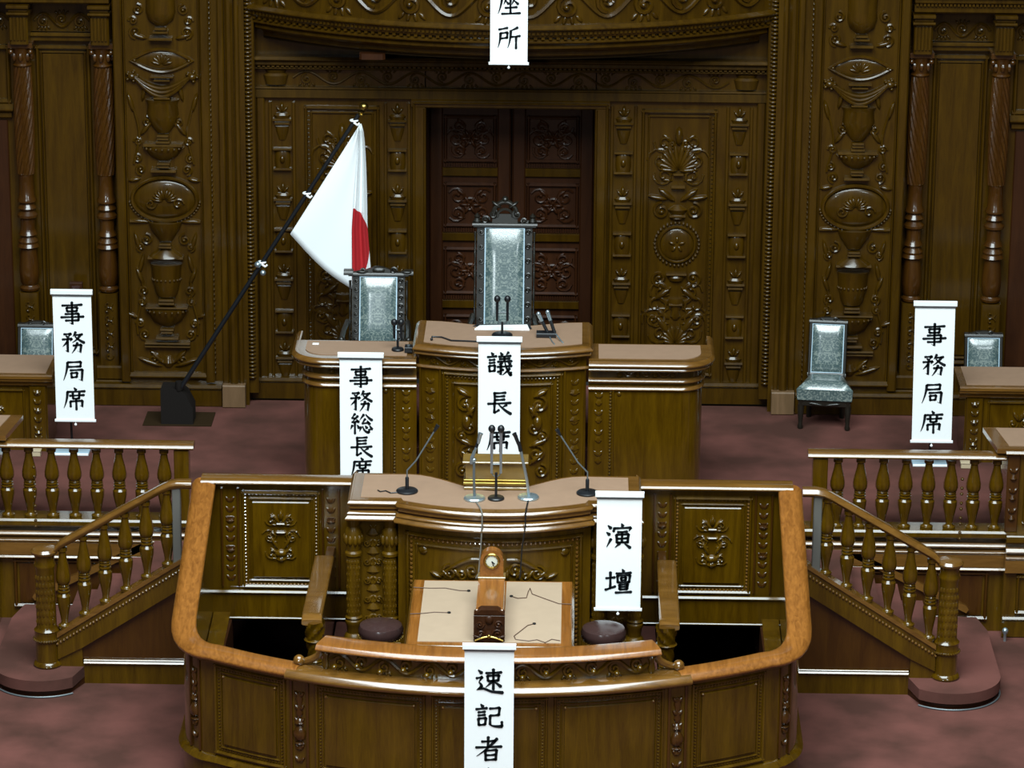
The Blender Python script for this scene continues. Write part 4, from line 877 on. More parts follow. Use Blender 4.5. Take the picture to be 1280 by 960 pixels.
for s, lb in ((-1, 'lower curved desk wing under the square backed chair'), (1, 'lower curved desk wing with empty leather top')):
    wg = root('desk_wing', (s * 1.2, 2.1, PZ), lb, 'desk')
    def wline(off, n=12):
        pts = [(.70, 1.86 - off), (1.44, 1.86 - off)] + [(1.44 + (.26 + off) * math.sin(PI / 2 * i / n), 2.12 - (.26 + off) * math.cos(PI / 2 * i / n)) for i in range(1, n + 1)] + [(1.70 + off, 2.62)]
        return [(x, y) for x, y in pts] if s > 0 else [(-x, y) for x, y in reversed(pts)]
    W = [(x, y, 0) for x, y in wline(-.07)]
    g = G(); g.sweep([(x, y, PZ) for x, y, _ in W], [(0, 0), (-.06, 0), (-.06, 1.16), (0, 1.16)]); g.build('curved_body', 'wood', wg)
    xi = s * .705; g = G(); a, b = sorted((s * .705, s * 1.6)); g.box(a, b, 2.05, 2.5, PZ, 2.0); g.build('carcass', 'wood', wg)
    inn = [(s * .70, 2.42)]; ol = wline(0); poly = (ol + [(s * .70, 2.62)]) if s > 0 else ([(s * .70, 2.62)] + ol)
    g = G(); g.prism([(x, min(y, 2.36)) for x, y in poly], 2.03, 2.095); g.build('top_slab', 'railx', wg)
    g = G(); g.sweep([(x, y, 2.065) for x, y in ol], [(-.03, -.06), (.0, -.056), (.014, -.045), (.002, -.028), (.018, -.02), (.03, -.012), (.032, .0), (.004, .028), (-.03, .032)]); g.build('top_moulding', 'railx', wg)
    il = wline(-.085); poly = (il + [(s * .74, 2.62)]) if s > 0 else ([(s * .74, 2.62)] + il)
    g = G(); g.prism([(max(.78, abs(x)) * s, min(y, 2.33)) for x, y in poly], 2.094, 2.1); g.build('leather_top', 'leather', wg)
    for z, r in ((1.915, .022), (1.845, .018)):
        g = G(); g.sweep([(x, y, z) for x, y, _ in W], [(-.01, -r), (r * .8, -r * .9), (r * 1.2, -r * .3), (r * .1, r), (-.01, r)]); g.build('band_moulding', 'railx', wg)
    WM = at_y(1.93)
    g = G(WM); a, b = sorted((s * .92, s * 1.42)); g.rinceau(a, b, 1.945, 2.005, 7, .008); g.build('carved_frieze', 'wood', wg)
    g = G(WM); xx = s * .88; g.beads([(xx, -.004, 1.0 + .028 * k) for k in range(30)], .011); a, b = sorted((s * .895, s * .91)); g.cboxv(a, b, -.015, 0, PZ, 1.83, .004); g.build('bead_moulding', 'wood', wg)
    g = G(WM)
    xx = s * .785
    for z in (1.2, 1.38, 1.55, 1.70): g.half([(.015, 0), (.03, .02), (.015, .05)], xx, z, .5); g.leaf(xx, z + .06, .06, .03, PI / 2 + .6, .008); g.leaf(xx, z + .06, .06, .03, PI / 2 - .6, .008)
    g.dome(s * .95, 1.80, .02, .02, .012); g.build('carved_stile', 'wood', wg)

# ------------------------------------------------------------------ side desks
for s in (-1, 1):
    where = 'beside the flag' if s < 0 else 'beside the single chair'
    d = root('clerk_desk', (s * 4.6, 3.4, PZ), 'high leather topped clerk desk by the wall ' + where, 'desk')
    X = lambda v: s * v
    a, b = sorted((X(3.90), X(5.6))); g = G(); g.box(a, b, 3.12, 3.6, PZ, 1.48); g.build('body', 'wood', d)
    a, b = sorted((X(3.84), X(5.6))); g = G(); g.box(a, b, 3.04, 3.62, 1.48, 1.55, .012); g.mould(a, b, 1.435, 1.48, .035, y=3.12); g.mould(a, b, 1.51, 1.55, .02, y=3.045); g.build('top', 'railx', d)
    a, b = sorted((X(3.90), X(5.6))); g = G(); g.box(a, b, 3.09, 3.60, 1.549, 1.555); g.build('leather_top', 'leather', d)
    g = G(at_y(3.12)); x = X(3.98); a, b = sorted((X(3.91), X(4.05))); g.cboxv(a, b, -.03, 0, PZ, 1.43, .008)
    for k in range(6): g.leaf(x, .95 + .08 * k, .06, .03, PI / 2 + .6, .018, -.03); g.leaf(x, .95 + .08 * k, .06, .03, PI / 2 - .6, .018, -.03)
    for z in (1.0, 1.2, 1.36): g.half([(.015, 0), (.035, .02), (.015, .04)], x, z, .8, 8, -.03)
    g.build('carved_stile', 'wood', d)
    g = G(at_y(3.12)); a, b = sorted((X(4.09), X(5.0))); g.frame(a, b, PZ + .05, 1.40, .02, .02); x = X(4.36)
    for q in (-1, 1): g.scroll(x + q * .05, 1.2, .04, 1.3, 0, q, .011); g.leaf(x, 1.22, .12, .04, PI / 2 - q * .5, .03); g.scroll(x + q * .05, 1.1, .035, 1.3, PI, q, .010)
    g.build('front_panel', 'wood', d)
    d = root('minister_desk', (s * 4.8, 1.5, PZ), 'lower leather topped desk at the end of the balustrade ' + where, 'desk')
    a, b = sorted((X(4.05), X(6))); g = G(); g.box(a, b, 1.30, 1.72, PZ + .035, 1.53); g.build('body', 'wood', d)
    a, b = sorted((X(3.92), X(6))); g = G(); g.prism([(X(3.96), 1.26), (X(6), 1.26), (X(6), 1.80), (X(3.90), 1.80)], 1.555, 1.595); g.mould(*sorted((X(4.03), X(6))), 1.545, 1.575, .03, y=1.265); g.build('top', 'railx', d)
    g = G(); g.prism([(X(4.06), 1.33), (X(6), 1.33), (X(6), 1.78), (X(4.0), 1.78)], 1.594, 1.60); g.build('leather_top', 'leather', d)
    g = G(at_y(1.30)); x = X(4.10); g.cboxv(x - .05, x + .05, -.025, 0, .89, 1.53, .006)
    for z in (.98, 1.15, 1.32): g.half([(.015, 0), (.03, .02), (.015, .05)], x, z, .9, 8, -.025); g.leaf(x, z + .06, .06, .03, PI / 2 + .6, .016, -.025); g.leaf(x, z + .06, .06, .03, PI / 2 - .6, .016, -.025)
    g.build('carved_stile', 'red', d)
    g = G(at_y(1.30)); a, b = sorted((X(4.19), X(4.9))); g.frame(a, b, .95, 1.5, .022, .022); g.build('front_panel', 'wood', d)
b_ = root('wall_socket', (-3.80, 4.53, 1.83), 'small dark box on the wall above a banner', 'socket box'); g = G(); g.box(-3.88, -3.77, 4.49, 4.55, 1.80, 1.95, .008); g.build('cover', 'door', b_); g = G(); g.box(-3.86, -3.79, 4.485, 4.495, 1.83, 1.92, .004); g.build('plate', 'stool', b_)

# ------------------------------------------------------------------ chairs
def chair(name, loc, rz, label, w=.46, bw=.34, sh=.37, bh=.98, depth=.42, crest=0, frame=.03, seatmat='brocade', rails=False):
    c = root(name, loc, label, 'chair'); c.rotation_euler = (0, 0, rz); O = (0, 0, 0)
    def bl(g, n, m): o = g.build(n, m, None, O); o.parent = c; o.location = (0, 0, 0); return o
    hw, hd, hb = w / 2, depth / 2, bw / 2
    for sx in (-1, 1):
        g = G(); x = sx * (hw - .04); y = -hd + .04
        g.lathe([(.018, 0), (.026, .02), (.018, .05), (.022, .10), (.03, .20), (.022, .24), (.03, .26), (.03, sh - .07)], (x, y, 0), 10); bl(g, 'leg', 'ebony')
        g = G(); x = sx * (hb - .02); y = hd - .02; g.tube([(x, y + .05, 0), (x, y + .01, sh * .6), (x, y, sh)], .022, 8); bl(g, 'leg', 'ebony')
    g = G(); g.box(-hw + .02, hw - .02, -hd + .02, -hd + .05, sh - .17, sh - .11, .006); g.box(-hb, hb, hd - .05, hd - .02, sh - .17, sh - .11, .006)
    for sx in (-1, 1): g.add([(sx * (hw - .02), -hd + .03, sh - .12), (sx * (hw - .02), -hd + .03, sh - .05), (sx * (hb), hd - .03, sh - .05), (sx * hb, hd - .03, sh - .12), (sx * (hw - .05), -hd + .03, sh - .12), (sx * (hw - .05), -hd + .03, sh - .05), (sx * (hb - .03), hd - .03, sh - .05), (sx * (hb - .03), hd - .03, sh - .12)],
                              [(0, 1, 2, 3), (4, 5, 6, 7), (0, 1, 5, 4), (3, 2, 6, 7), (1, 2, 6, 5), (0, 3, 7, 4)])
    for q in (-1, 1): g.leaf(0, sh - .16, w * .3, .03, 0.15 if q > 0 else PI - .15, .015, -hd + .02)
    bl(g, 'apron', 'ebony')
    # seat cushion
    g = G(); n = 10; vs = []; fs = []
    for i in range(n + 1):
        v = i / n; y = -hd + (depth - .03) * v; ww = hw + (hb - hw) * v
        for j in range(n + 1):
            u = -1 + 2 * j / n; e = max(abs(u), abs(2 * v - 1)); ez = .105 - .065 * max(0, (e - .55) / .45) ** 2.2; vs.append((u * ww, y - (.012 if False else 0), sh - .05 + ez))
    for i in range(n):
        for j in range(n): a = i * (n + 1) + j; fs.append((a, a + 1, a + n + 2, a + n + 1))
    k = len(vs); ring = [j for j in range(n + 1)] + [i * (n + 1) + n for i in range(1, n + 1)] + [n * (n + 1) + j for j in range(n - 1, -1, -1)] + [i * (n + 1) for i in range(n - 1, 0, -1)]
    for r_ in ring: vs.append((vs[r_][0] * .97, vs[r_][1] * .97, sh - .11))
    m = len(ring)
    for i in range(m): fs.append((ring[i], ring[(i + 1) % m], k + (i + 1) % m, k + i))
    fs.append(tuple(k + i for i in range(m))); g.add(vs, fs); bl(g, 'seat', seatmat)
    # back
    tilt = (.27 if rails else .25) * (bh - sh); YBk = lambda z: hd - .03 + tilt * (z - sh) / (bh - sh)
    mp = lambda x, y, z: (x, YBk(z) + y, z)
    z0 = sh + (.10 if rails else .03)
    for sx in (-1, 1):
        g = G(mp)
        a, b = sorted((sx * hb, sx * (hb - frame)))
        if rails:
            xc = (a + b) / 2; rr = (b - a) / 2 * .8; zz = [sh - .05 + (bh - sh) * i / 24 for i in range(25)]
            vs = []; fs = []; n = 10
            for i, z in enumerate(zz):
                r = rr * (.8 + .25 * math.cos(i * PI / 2.0))
                for j in range(n): q = 2 * PI * j / n; vs.append((xc + r * math.cos(q), r * math.sin(q), z))
            for i in range(24):
                for j in range(n): fs.append((i * n + j, i * n + (j + 1) % n, (i + 1) * n + (j + 1) % n, (i + 1) * n + j))
            g.add(vs, fs)
        else: g.cboxv(a, b, -.025, .025, sh - .02, bh, .006)
        bl(g, 'back_post', 'ebony')
    if rails:
        for sx in (-1, 1):
            g = G(mp); x = sx * (hb - frame - .035)
            for k in range(8):
                z = z0 + .05 + (bh - z0 - .1) * k / 7; g.scroll(x, z, .026, 1.2, 0, sx, .008, 0, 10)
            g.box(x - .034, x + .034, .004, .016, z0 - .04, bh); bl(g, 'pierced_side', 'ebony')
    hbk = hb - frame - (.07 if rails else 0)
    g = G(mp); n, m2 = 10, 12; vs = []; fs = []
    for i in range(m2 + 1):
        v = i / m2; z = z0 + .02 + (bh - .035 - z0) * v
        for j in range(n + 1):
            u = -1 + 2 * j / n; e = max(abs(u), abs(2 * v - 1)); vs.append((u * hbk, -.045 + .03 * max(0, (e - .5) / .5) ** 2.5, z))
    for i in range(m2):
        for j in range(n): a = i * (n + 1) + j; fs.append((a, a + 1, a + n + 2, a + n + 1))
    g.add(vs, fs); g.box(-hbk, hbk, -.015, .02, z0 + .02, bh - .015); bl(g, 'back_cushion', seatmat)
    g = G(mp); g.tube([(-hbk, -.018, z0 + .02), (hbk, -.018, z0 + .02), (hbk, -.018, bh - .015), (-hbk, -.018, bh - .015)], .006, 6, closed=True); bl(g, 'piping', 'bluepaint')
    g = G(mp); g.box(-hb, hb, -.025, .025, z0 - .02, z0 + .02, .006); bl(g, 'lower_rail', 'ebony'); g = G(mp); g.box(-hb, hb, -.03, .03, bh - .01, bh + .025, .008)
    if crest == 0:
        g.prismy([(-hb * .75 + 1.5 * hb * i / 12, bh + .02 + .025 * math.sin(PI * i / 12)) for i in range(13)], -.02, .02)
        for q in (-1, 1): g.scroll(q * hb * .35, bh + .03, .02, 1.2, 0, q, .007, -.02, 10)
    elif crest == 1:
        for q in (-1, 1): g.scroll(q * hb * .5, bh + .04, .03, 1.3, 0, q, .010, -.02, 12); g.box(q * hb - .04, q * hb + .04, -.035, .035, bh, bh + .04, .008); g.leaf(q * hb * .75, bh + .03, .1, .03, 0, .02, -.025)
        g.dome(0, bh + .04, .07, .035, .03); g.prismy([(-hb * .6 + 1.2 * hb * i / 10, bh + .02 + .045 * math.sin(PI * i / 10)) for i in range(11)], -.018, .018)
    else:
        for q in (-1, 1):
            g.lathe([(.02, 0), (.035, .02), (.02, .045), (.028, .06), (.004, .085)], (q * (hb - .03), 0, bh + .02), 10); g.scroll(q * hb * .62, bh + .05, .035, 1.3, 0, -q, .011, -.01, 12); g.scroll(q * hb * .38, bh + .10, .04, 1.3, PI / 2, q, .012, -.01, 12)
            g.leaf(q * .03, bh + .15, .1, .035, PI / 2 - q * 1.0, .025, -.01)
        g.tube([(.10 * math.cos(PI * i / 16), -.01, bh + .09 + .11 * math.sin(PI * i / 16)) for i in range(17)], .02, 8); g.tube([(.065 * math.cos(PI * i / 12), -.01, bh + .08 + .06 * math.sin(PI * i / 12)) for i in range(13)], .012, 6)
        g.ball((0, -.01, bh + .22), .028, 10, 6); g.prismy([(-.11, bh + .02), (.11, bh + .02), (.10, bh + .1), (-.10, bh + .1)], -.008, .008); g.box(-hb * 1.04, hb * 1.04, -.035, .035, bh, bh + .03, .008)
    bl(g, 'crest', 'ebony')
    if rails:
        for sx in (-1, 1):
            g = G(); g.tube([(sx * hb, hd - .03, sh + .32), (sx * (hb + .02), 0, sh + .30), (sx * (hw - .02), -hd + .06, sh + .28)], .022, 8); g.tube([(sx * (hw - .03), -hd + .08, sh - .06), (sx * (hw - .03), -hd + .07, sh + .28)], .02, 8); g.ball((sx * (hw - .02), -hd + .06, sh + .28), .03); bl(g, 'armrest', 'ebony')
    return c
chair('side_chair', (2.785, 4.10, PZ), R(-6), 'small armless chair in silver green brocade standing alone by the wall', w=.49, bw=.335, sh=.385, bh=.86, depth=.36)
chair('clerk_chair', (-4.14, 3.96, PZ), 0, 'brocade chair behind the clerk desk beside the flag, back only showing', w=.46, bw=.335, sh=.36, bh=.775, depth=.40)
chair('clerk_chair', (4.16, 3.96, PZ), 0, 'brocade chair behind the clerk desk beside the single chair', w=.46, bw=.335, sh=.36, bh=.79, depth=.40)
chair('secretary_chair', (-1.085, 2.95, 1.25), 0, 'square backed carved brocade armchair in front of the flag', w=.60, bw=.51, sh=.45, bh=1.13, depth=.50, crest=1, rails=True)
chair('presiding_chair', (-.02, 2.98, 1.25), 0, 'tall backed carved brocade armchair with arched crest before the door', w=.66, bw=.53, sh=.50, bh=1.53, depth=.55, crest=2, rails=True)

# ------------------------------------------------------------------ hanging banners with brush lettering
K = {
 '事': 'h8,16 92,11|s27,25 29,41|h27,25 72,23|s72,23 69,40|h29,41 69,39|h20,53 77,50|s77,50 76,80|h2,67 98,63|h21,81 76,79|k50,0 50,98 38,90',
 '務': 'h12,14 42,11|p42,11 30,25|d20,20 31,29|h5,37 45,33|p45,33 38,44|k27,36 27,92 17,85|p26,48 6,68|p62,3 50,24|h57,17 90,13|p82,15 70,36 47,50|n58,22 72,38 97,50|h50,63 84,59|k84,59 79,93 68,86|p68,50 62,76 44,96',
 '局': 'h24,12 80,9|s80,9 78,31|h26,32 78,29|p24,12 22,52 5,92|h34,47 86,43|k86,43 82,93 70,86|s38,59 40,80|h38,59 64,57|s64,57 61,77|h40,78 61,76',
 '席': 'd48,1 56,12|h18,20 94,16|p20,20 18,58 3,92|h28,37 90,33|s42,25 43,50|s70,23 68,49|h43,50 68,48|s31,62 32,86|h31,62 82,58|k82,58 80,86 71,80|s56,50 56,99',
 '総': 'p24,3 10,22|s10,22 24,25|p36,13 10,42|h10,42 36,37|d30,29 39,41|s23,42 23,95|p12,56 4,74|d33,54 41,68|p62,6 44,32|n70,5 80,20 98,32|p68,26 54,47|h54,47 82,43|d76,34 87,50|p50,63 43,84|n57,60 62,86 84,88|s84,88 85,74|d68,57 75,68|d87,57 97,73',
 '長': 's32,6 33,50|h32,9 76,6|h34,23 72,20|h34,37 72,34|h5,53 96,48|s32,52 31,90|h31,90 50,78|p80,56 62,68|n46,52 66,77 97,94',
 '議': 'd18,2 25,11|h3,21 39,17|h10,33 32,31|h10,45 32,43|s10,57 12,81|h10,57 33,55|s33,55 31,79|h12,79 31,77|d54,1 61,12|p86,0 76,13|h47,19 95,15|h50,29 91,26|h43,40 99,36|s70,18 70,39|p62,43 48,51|h42,61 99,56|k56,48 56,94 47,88|h43,82 66,72|n72,42 78,74 96,95|s96,95 96,82|p91,66 78,82 63,94|d84,41 93,50',
 '演': 'd8,9 19,20|d3,36 14,45|p20,62 4,94|d58,1 63,11|s32,18 29,33|h33,20 93,16|p93,16 86,31|h44,35 80,32|s40,45 42,77|h40,45 85,42|s85,42 82,76|h42,61 82,58|h42,76 82,74|s61,33 61,75|p53,79 35,96|n70,79 92,96',
 '壇': 'h3,38 37,34|s20,13 20,78|h1,84 39,70|d64,1 69,11|h41,19 97,15|s46,27 48,55|h46,27 93,24|s93,24 90,53|h48,54 90,52|s60,35 61,46|h60,35 78,33|s78,33 77,45|h61,46 77,44|s54,63 55,82|h54,63 85,60|s85,60 83,80|h55,72 83,70|h55,82 83,80|h39,95 99,91',
 '速': 'h38,19 94,15|s44,29 46,49|h44,29 85,26|s85,26 82,47|h46,49 82,46|s65,3 65,82|p62,50 37,74|n67,50 92,70|d11,7 23,19|h4,39 25,34|p25,34 13,54|n13,54 24,62 22,72|p22,72 5,84|n8,82 30,78 60,90 99,93',
 '記': 'd20,5 28,15|h3,25 43,20|h11,37 36,34|h11,49 36,46|s12,61 14,87|h12,61 39,58|s39,58 36,84|h14,86 36,83|h52,22 88,18|s88,18 85,47|h54,49 85,46|s54,49 54,84|n54,84 66,93 97,90|s97,90 96,72',
 '者': 'h24,22 74,18|s48,3 47,42|h3,45 96,40|p80,9 50,48 6,79|s37,57 39,95|h37,57 78,53|s78,53 75,93|h39,75 75,72|h39,93 75,90',
 '所': 'h6,15 44,7|p14,30 14,62 3,94|h14,31 44,27|s44,27 42,53|h15,54 42,50|p88,5 74,14 55,19|p58,19 58,62 45,95|h58,47 98,42|s81,46 81,98',
 '座': 'd50,1 56,11|h18,19 95,15|p20,19 18,58 3,94|p38,28 27,54|n37,40 48,52|p74,26 62,54|n73,38 89,52|h33,69 84,65|s56,22 56,93|h18,95 98,91',
}
def brush(g, ch, x0, ztop, size, y, ysc=1.0, w0=5.0):
    """one character as flat brush strokes"""
    for st_ in K[ch].split('|'):
        kind = st_[0]; P = [tuple(float(v) for v in q.split(',')) for q in st_[1:].split()]
        if kind == 'h': P = [P[0], (P[0][0] * .5 + P[1][0] * .5, P[0][1] * .5 + P[1][1] * .5 + .5), P[1]]; ws = [1.05, .72, 1.15]
        elif kind == 's': P = [P[0], (P[0][0] * .5 + P[1][0] * .5, P[0][1] * .5 + P[1][1] * .5), P[1]]; ws = [1.2, .9, 1.1]
        elif kind == 'p': ws = [1.25] + [.95] * (len(P) - 2) + [.25]
        elif kind == 'n': ws = [.5] + [1.0] * (len(P) - 2) + [1.35]
        elif kind == 'd': ws = [.5, 1.5]
        else: ws = [1.2] + [1.0] * (len(P) - 2) + [.2]
        if kind in 'pn' and len(P) == 3:    # smooth the curve
            a, b, c = P; P = []; W2 = []
            for i in range(9):
                t = i / 8; P.append((a[0] * (1 - t) ** 2 + 2 * (b[0]) * t * (1 - t) + c[0] * t * t, a[1] * (1 - t) ** 2 + 2 * b[1] * t * (1 - t) + c[1] * t * t)); W2.append(ws[0] * (1 - t) ** 2 + 2 * ws[1] * t * (1 - t) + ws[2] * t * t)
            ws = W2
        L_, R_ = [], []; m = len(P)
        for i in range(m):
            dx = P[min(i + 1, m - 1)][0] - P[max(i - 1, 0)][0]; dy = P[min(i + 1, m - 1)][1] - P[max(i - 1, 0)][1]; l = math.hypot(dx, dy) or 1
            nx, ny = -dy / l, dx / l; w_ = w0 * ws[i]
            L_.append((P[i][0] + nx * w_, P[i][1] + ny * w_)); R_.append((P[i][0] - nx * w_, P[i][1] - ny * w_))
        f = lambda q: (x0 + (q[0] - 50) / 100 * size, y, ztop - q[1] / 100 * size * ysc)
        e = (P[-1][0] - P[-2][0], P[-1][1] - P[-2][1]); l = math.hypot(*e) or 1; cap = w0 * ws[-1] * .7
        b = (P[0][0] - P[1][0], P[0][1] - P[1][1]); lb = math.hypot(*b) or 1; capb = w0 * ws[0] * .6
        poly = [f((P[0][0] + b[0] / lb * capb, P[0][1] + b[1] / lb * capb))] + [f(q) for q in L_] + [f((P[-1][0] + e[0] / l * cap, P[-1][1] + e[1] / l * cap))] + [f(q) for q in reversed(R_)]
        n = len(L_); k = len(g.v); g.v += poly
        for i in range(n - 1): g.f.append((k + 1 + i, k + 2 + i, k + 2 + 2 * n - 1 - i - 0 + 0 if False else k + 2 * n - i, k + 2 * n + 1 - i))
        g.f.append((k, k + 1, k + 2 * n + 1)); g.f.append((k + n + 1, k + n + 2, k + n))
def banner(xl, xr, y, z1, z0, text, label, tops, csize, bead=True, rodtop=True, skew=0.0, curl=0.0):
    xc = (xl + xr) / 2; b = root('hanging_banner', (xc, y, z1), label, 'banner', None)
    sk = lambda X, Y, Z: (X + skew * (z1 - Z), Y, Z)
    yc = lambda z: y - curl * ((z1 - z) / (z1 - z0)) ** 2
    g = G(sk); n = 14; vs = []; fs = []
    for i in range(n + 1):
        z = z1 - (z1 - z0) * i / n
        for x in (xl + .008, xr - .008): vs += [(x, yc(z), z), (x, yc(z) + .004, z)]
    for i in range(n):
        a = i * 4
        for q in ((0, 2, 6, 4), (1, 5, 7, 3), (0, 4, 5, 1), (2, 3, 7, 6)): fs.append(tuple(a + t for t in q))
    fs += [(0, 1, 3, 2), (n * 4, n * 4 + 2, n * 4 + 3, n * 4 + 1)]
    g.add(vs, fs); g.build('cloth', 'paper', b)
    if rodtop:
        g = G(sk); g.box(xl - .006, xr + .006, y - .02, y + .012, z1 - .02, z1 + .025, .006); g.build('top_bar', 'bar', b)
        g = G(sk); g.box(xl + .004, xr - .004, y - .008, y - .003, z1 - .034, z1 - .02); g.build('bar_groove', 'grey', b)
    g = G(sk); yb = yc(z0); g.box(xl - .004, xr + .004, yb - .008, yb + .01, z0 - .012, z0 + .012, .004); g.build('bottom_bar', 'bar', b)
    if bead:
        g = G(sk); g.ball((xc, yb, z0 - .035), .012, 10, 6); g.tube([(xc, yb, z0 - .01), (xc, yb, z0 - .03)], .003, 5); g.build('bead', 'bar', b)
    for ch, zt in zip(text, tops):
        g = G(lambda X, Y, Z: sk(X, yc(Z) - .003, Z)); brush(g, ch, xc, zt, csize, 0.0)
        g.build('character', 'ink', b, sharp=180)
    return b
def zt(top, z1, pxtop, pxpm, cs): return z1 - (top - pxtop) / pxpm
# pixels per metre of height at each banner's depth were taken once; tops are heights of each character
banner(-.20, .155, 1.745, 2.305, 1.24, '議長席', 'banner with three large characters on the front of the presiding desk', [2.20, 1.87, 1.555], .205)
banner(-1.325, -.965, 1.80, 2.14, .95, '事務総長席', 'long banner with five characters on the desk wing', [2.05, 1.845, 1.65, 1.455, 1.27], .187)
banner(.755, 1.105, -.80, 1.885, .975, '演壇', 'short banner with two characters on the podium corner', [1.66, 1.30], .20)
banner(-.165, .195, -2.72, 1.425, .20, '速記者席', 'banner with characters hanging down the enclosure front below the clock box', [1.265, 1.005, .755, .515], .195)
banner(-.165, .165, 3.66, 5.35, 4.15, '座所', 'banner hanging from the balcony front high above the door', [4.76, 4.47], .195)
banner(-3.80, -3.46, 2.88, 2.33, 1.20, '事務局席', 'tall banner with four characters on a stand beside the flag', [2.245, 1.99, 1.74, 1.495], .20, skew=.0)
banner(3.41, 3.76, 2.88, 2.32, 1.11, '事務局席', 'tall banner with four characters on a stand beside the single chair', [2.15, 1.885, 1.635, 1.385], .20, skew=.015)
for s, lb in ((-1, 'slim banner stand with pale blue foot beside the flag'), (1, 'slim banner stand with pale blue foot beside the single chair')):
    xc = -3.69 if s < 0 else 3.61; k = root('banner_stand', (xc, 3.0, PZ), lb, 'stand')
    g = G(); g.box(xc - .145, xc + .145, 2.99, 3.2, PZ + .001, PZ + .02, .005); g.build('foot_plate', 'bluepaint', k)
    g = G(); g.box(xc - .145, xc + .145, 2.975, 2.99, PZ + .001, PZ + .022, .004); g.build('foot_edge', 'bar', k)
    g = G(); g.tube([(xc, 3.05, PZ + .02), (xc, 2.95, 2.25), (xc, 2.906, 2.33)], .01, 8); g.build('pole', 'black', k)
    bxn = root('foot_box', (s * 4.0 if s < 0 else 3.93, 3.2, PZ), 'small cream box on the carpet beside a banner stand, ' + ('flag side' if s < 0 else 'single chair side'), 'box')
    q = -4.0 if s < 0 else 3.93; g = G(); g.box(q - .06, q + .05, 2.94, 3.01, PZ, PZ + .045, .006); g.build('body', 'cream', bxn); g = G(); g.box(q - .065, q + .055, 2.935, 3.015, PZ + .045, PZ + .055, .003); g.build('lid', 'cream', bxn)

# ------------------------------------------------------------------ flag
YFg = 3.86; fx = lambda v: v * 1.009; 
fl = root('flag', (-2.83, YFg, 1.2), 'white flag with red disc drooping from a leaning black pole', 'flag')
A0 = Vector((-2.85, YFg, 1.18)); A1 = Vector((-1.245, YFg, 3.70)); at = lambda t: A0 + (A1 - A0) * t
g = G(); g.tube([at(0), at(.5), at(.98)], .021, 10, .017); g.build('pole', 'black', fl)
g = G(); g.ball(tuple(A1 + Vector((.012, 0, .02))), .04, 14, 9, .85); g.lathe([(.018, 0), (.03, .01), (.02, .02), (.03, .035)], tuple(A1 - Vector((.01, 0, .06))), 12); g.build('finial', 'brass', fl)
HT = Vector((-1.268, YFg - .03, 3.565)); HB = Vector((-1.87, YFg - .03, 2.60))
n, m = 22, 30; vs = []; fs = []; uv = []
fold = 17
for i in range(n + 1):
    u = i / n; H = HT + (HB - HT) * u
    F = Vector((-1.335 - .02 * u, YFg - .05, 2.02 + .16 * u))                       # lower end of the front sheet
    Cc = Vector((-1.29 - .42 * u ** 1.6, YFg - .05, 3.0 - .42 * u)) if False else H.lerp(F, .42) + Vector((.02 * (1 - u), 0, -.06 * u + .10 * u * u))
    for j in range(m + 1):
        t = j / m
        if j <= fold:
            q = j / fold; P = H * (1 - q) ** 2 + Cc * 2 * q * (1 - q) + F * q * q
            P = P + Vector((0, -.02 * math.sin(q * PI) - .012 * math.sin(u * 9) * q, 0))
        else:
            q = (j - fold) / (m - fold); P = F + Vector((.17 * (q if q < 1 else 1), .035 + .025 * math.sin(q * 9), .0))
        vs.append(P)
g = G()
# front sheet: spanned between the hoist, a straight outer fold and the drooping lower edge
def sheet(fr):
    V = []; 
    for i in range(n + 1):
        u = i / n; a = HT + (HB - HT) * u
        zb = 3.565 + (2.12 - 3.565) * u; b = Vector((-1.275 - .065 * min(1, u * 1.6), YFg - .05, zb))
        for j in range(m + 1):
            t = j / m; P = a.lerp(b, t); sag = -.07 * math.sin(PI * t) * u ** 2 + .10 * t * (1 - t) * u; P.z += sag
            P.y += -.015 * math.sin(PI * t) + .006 * math.sin(7 * t + 5 * u); V.append(P)
    return V
V = sheet(0); g.v = [tuple(p) for p in V]
for i in range(n):
    for j in range(m): a = i * (m + 1) + j; g.f.append((a, a + 1, a + m + 2, a + m + 1))
k0 = len(g.v); m3 = 16       # the fly gathered behind the fold, hanging straight down
for i in range(n + 1):
    u = i / n; z = 3.57 + (2.12 - 3.57) * u
    for j in range(m3 + 1):
        t = j / m3; x = -1.275 - .065 * min(1, u * 1.6) + (.02 + .15 * u ** .6) * t
        g.v.append((x, YFg - .035 + .02 * math.sin(t * 14 + .4) + .02 * t, z))
for i in range(n):
    for j in range(m3): a = k0 + i * (m3 + 1) + j; g.f.append((a, a + 1, a + m3 + 2, a + m3 + 1))
cloth = g.build('flag_cloth', flagmat(-1.335, 2.50, .145, .33, -1.342), fl, sharp=60)
uvl = cloth.data.uv_layers.new(name='print'); oo = ORG[fl.name]
for lp in cloth.data.loops:
    q = cloth.data.vertices[lp.vertex_index].co; front = lp.vertex_index < k0
    uvl.data[lp.index].uv = (-5 if front else q.x + oo[0], q.z + oo[2])
md = cloth.modifiers.new('thickness', 'SOLIDIFY'); md.thickness = .003
for t in (.955, .70, .455):
    p_ = at(t); g = G(); g.tube([p_ + Vector((.03 * math.cos(a), -.03 * math.sin(a), .01)) for a in [2 * PI * i / 12 for i in range(12)]], .009, 6, closed=True)
    g.tube([p_ + Vector((.0, -.03, 0)), p_ + Vector((.03, -.035, -.02)), p_ + Vector((.05, -.03, -.005))], .010, 6); g.build('tie_cord', 'bar', fl)
p_ = at(.44); g = G(); g.ball(tuple(p_ + Vector((.035, -.03, -.04))), .026, 12, 8); g.ball(tuple(p_ + Vector((-.01, -.02, .03))), .03, 12, 8); g.build('pole_joint', 'silver', fl)
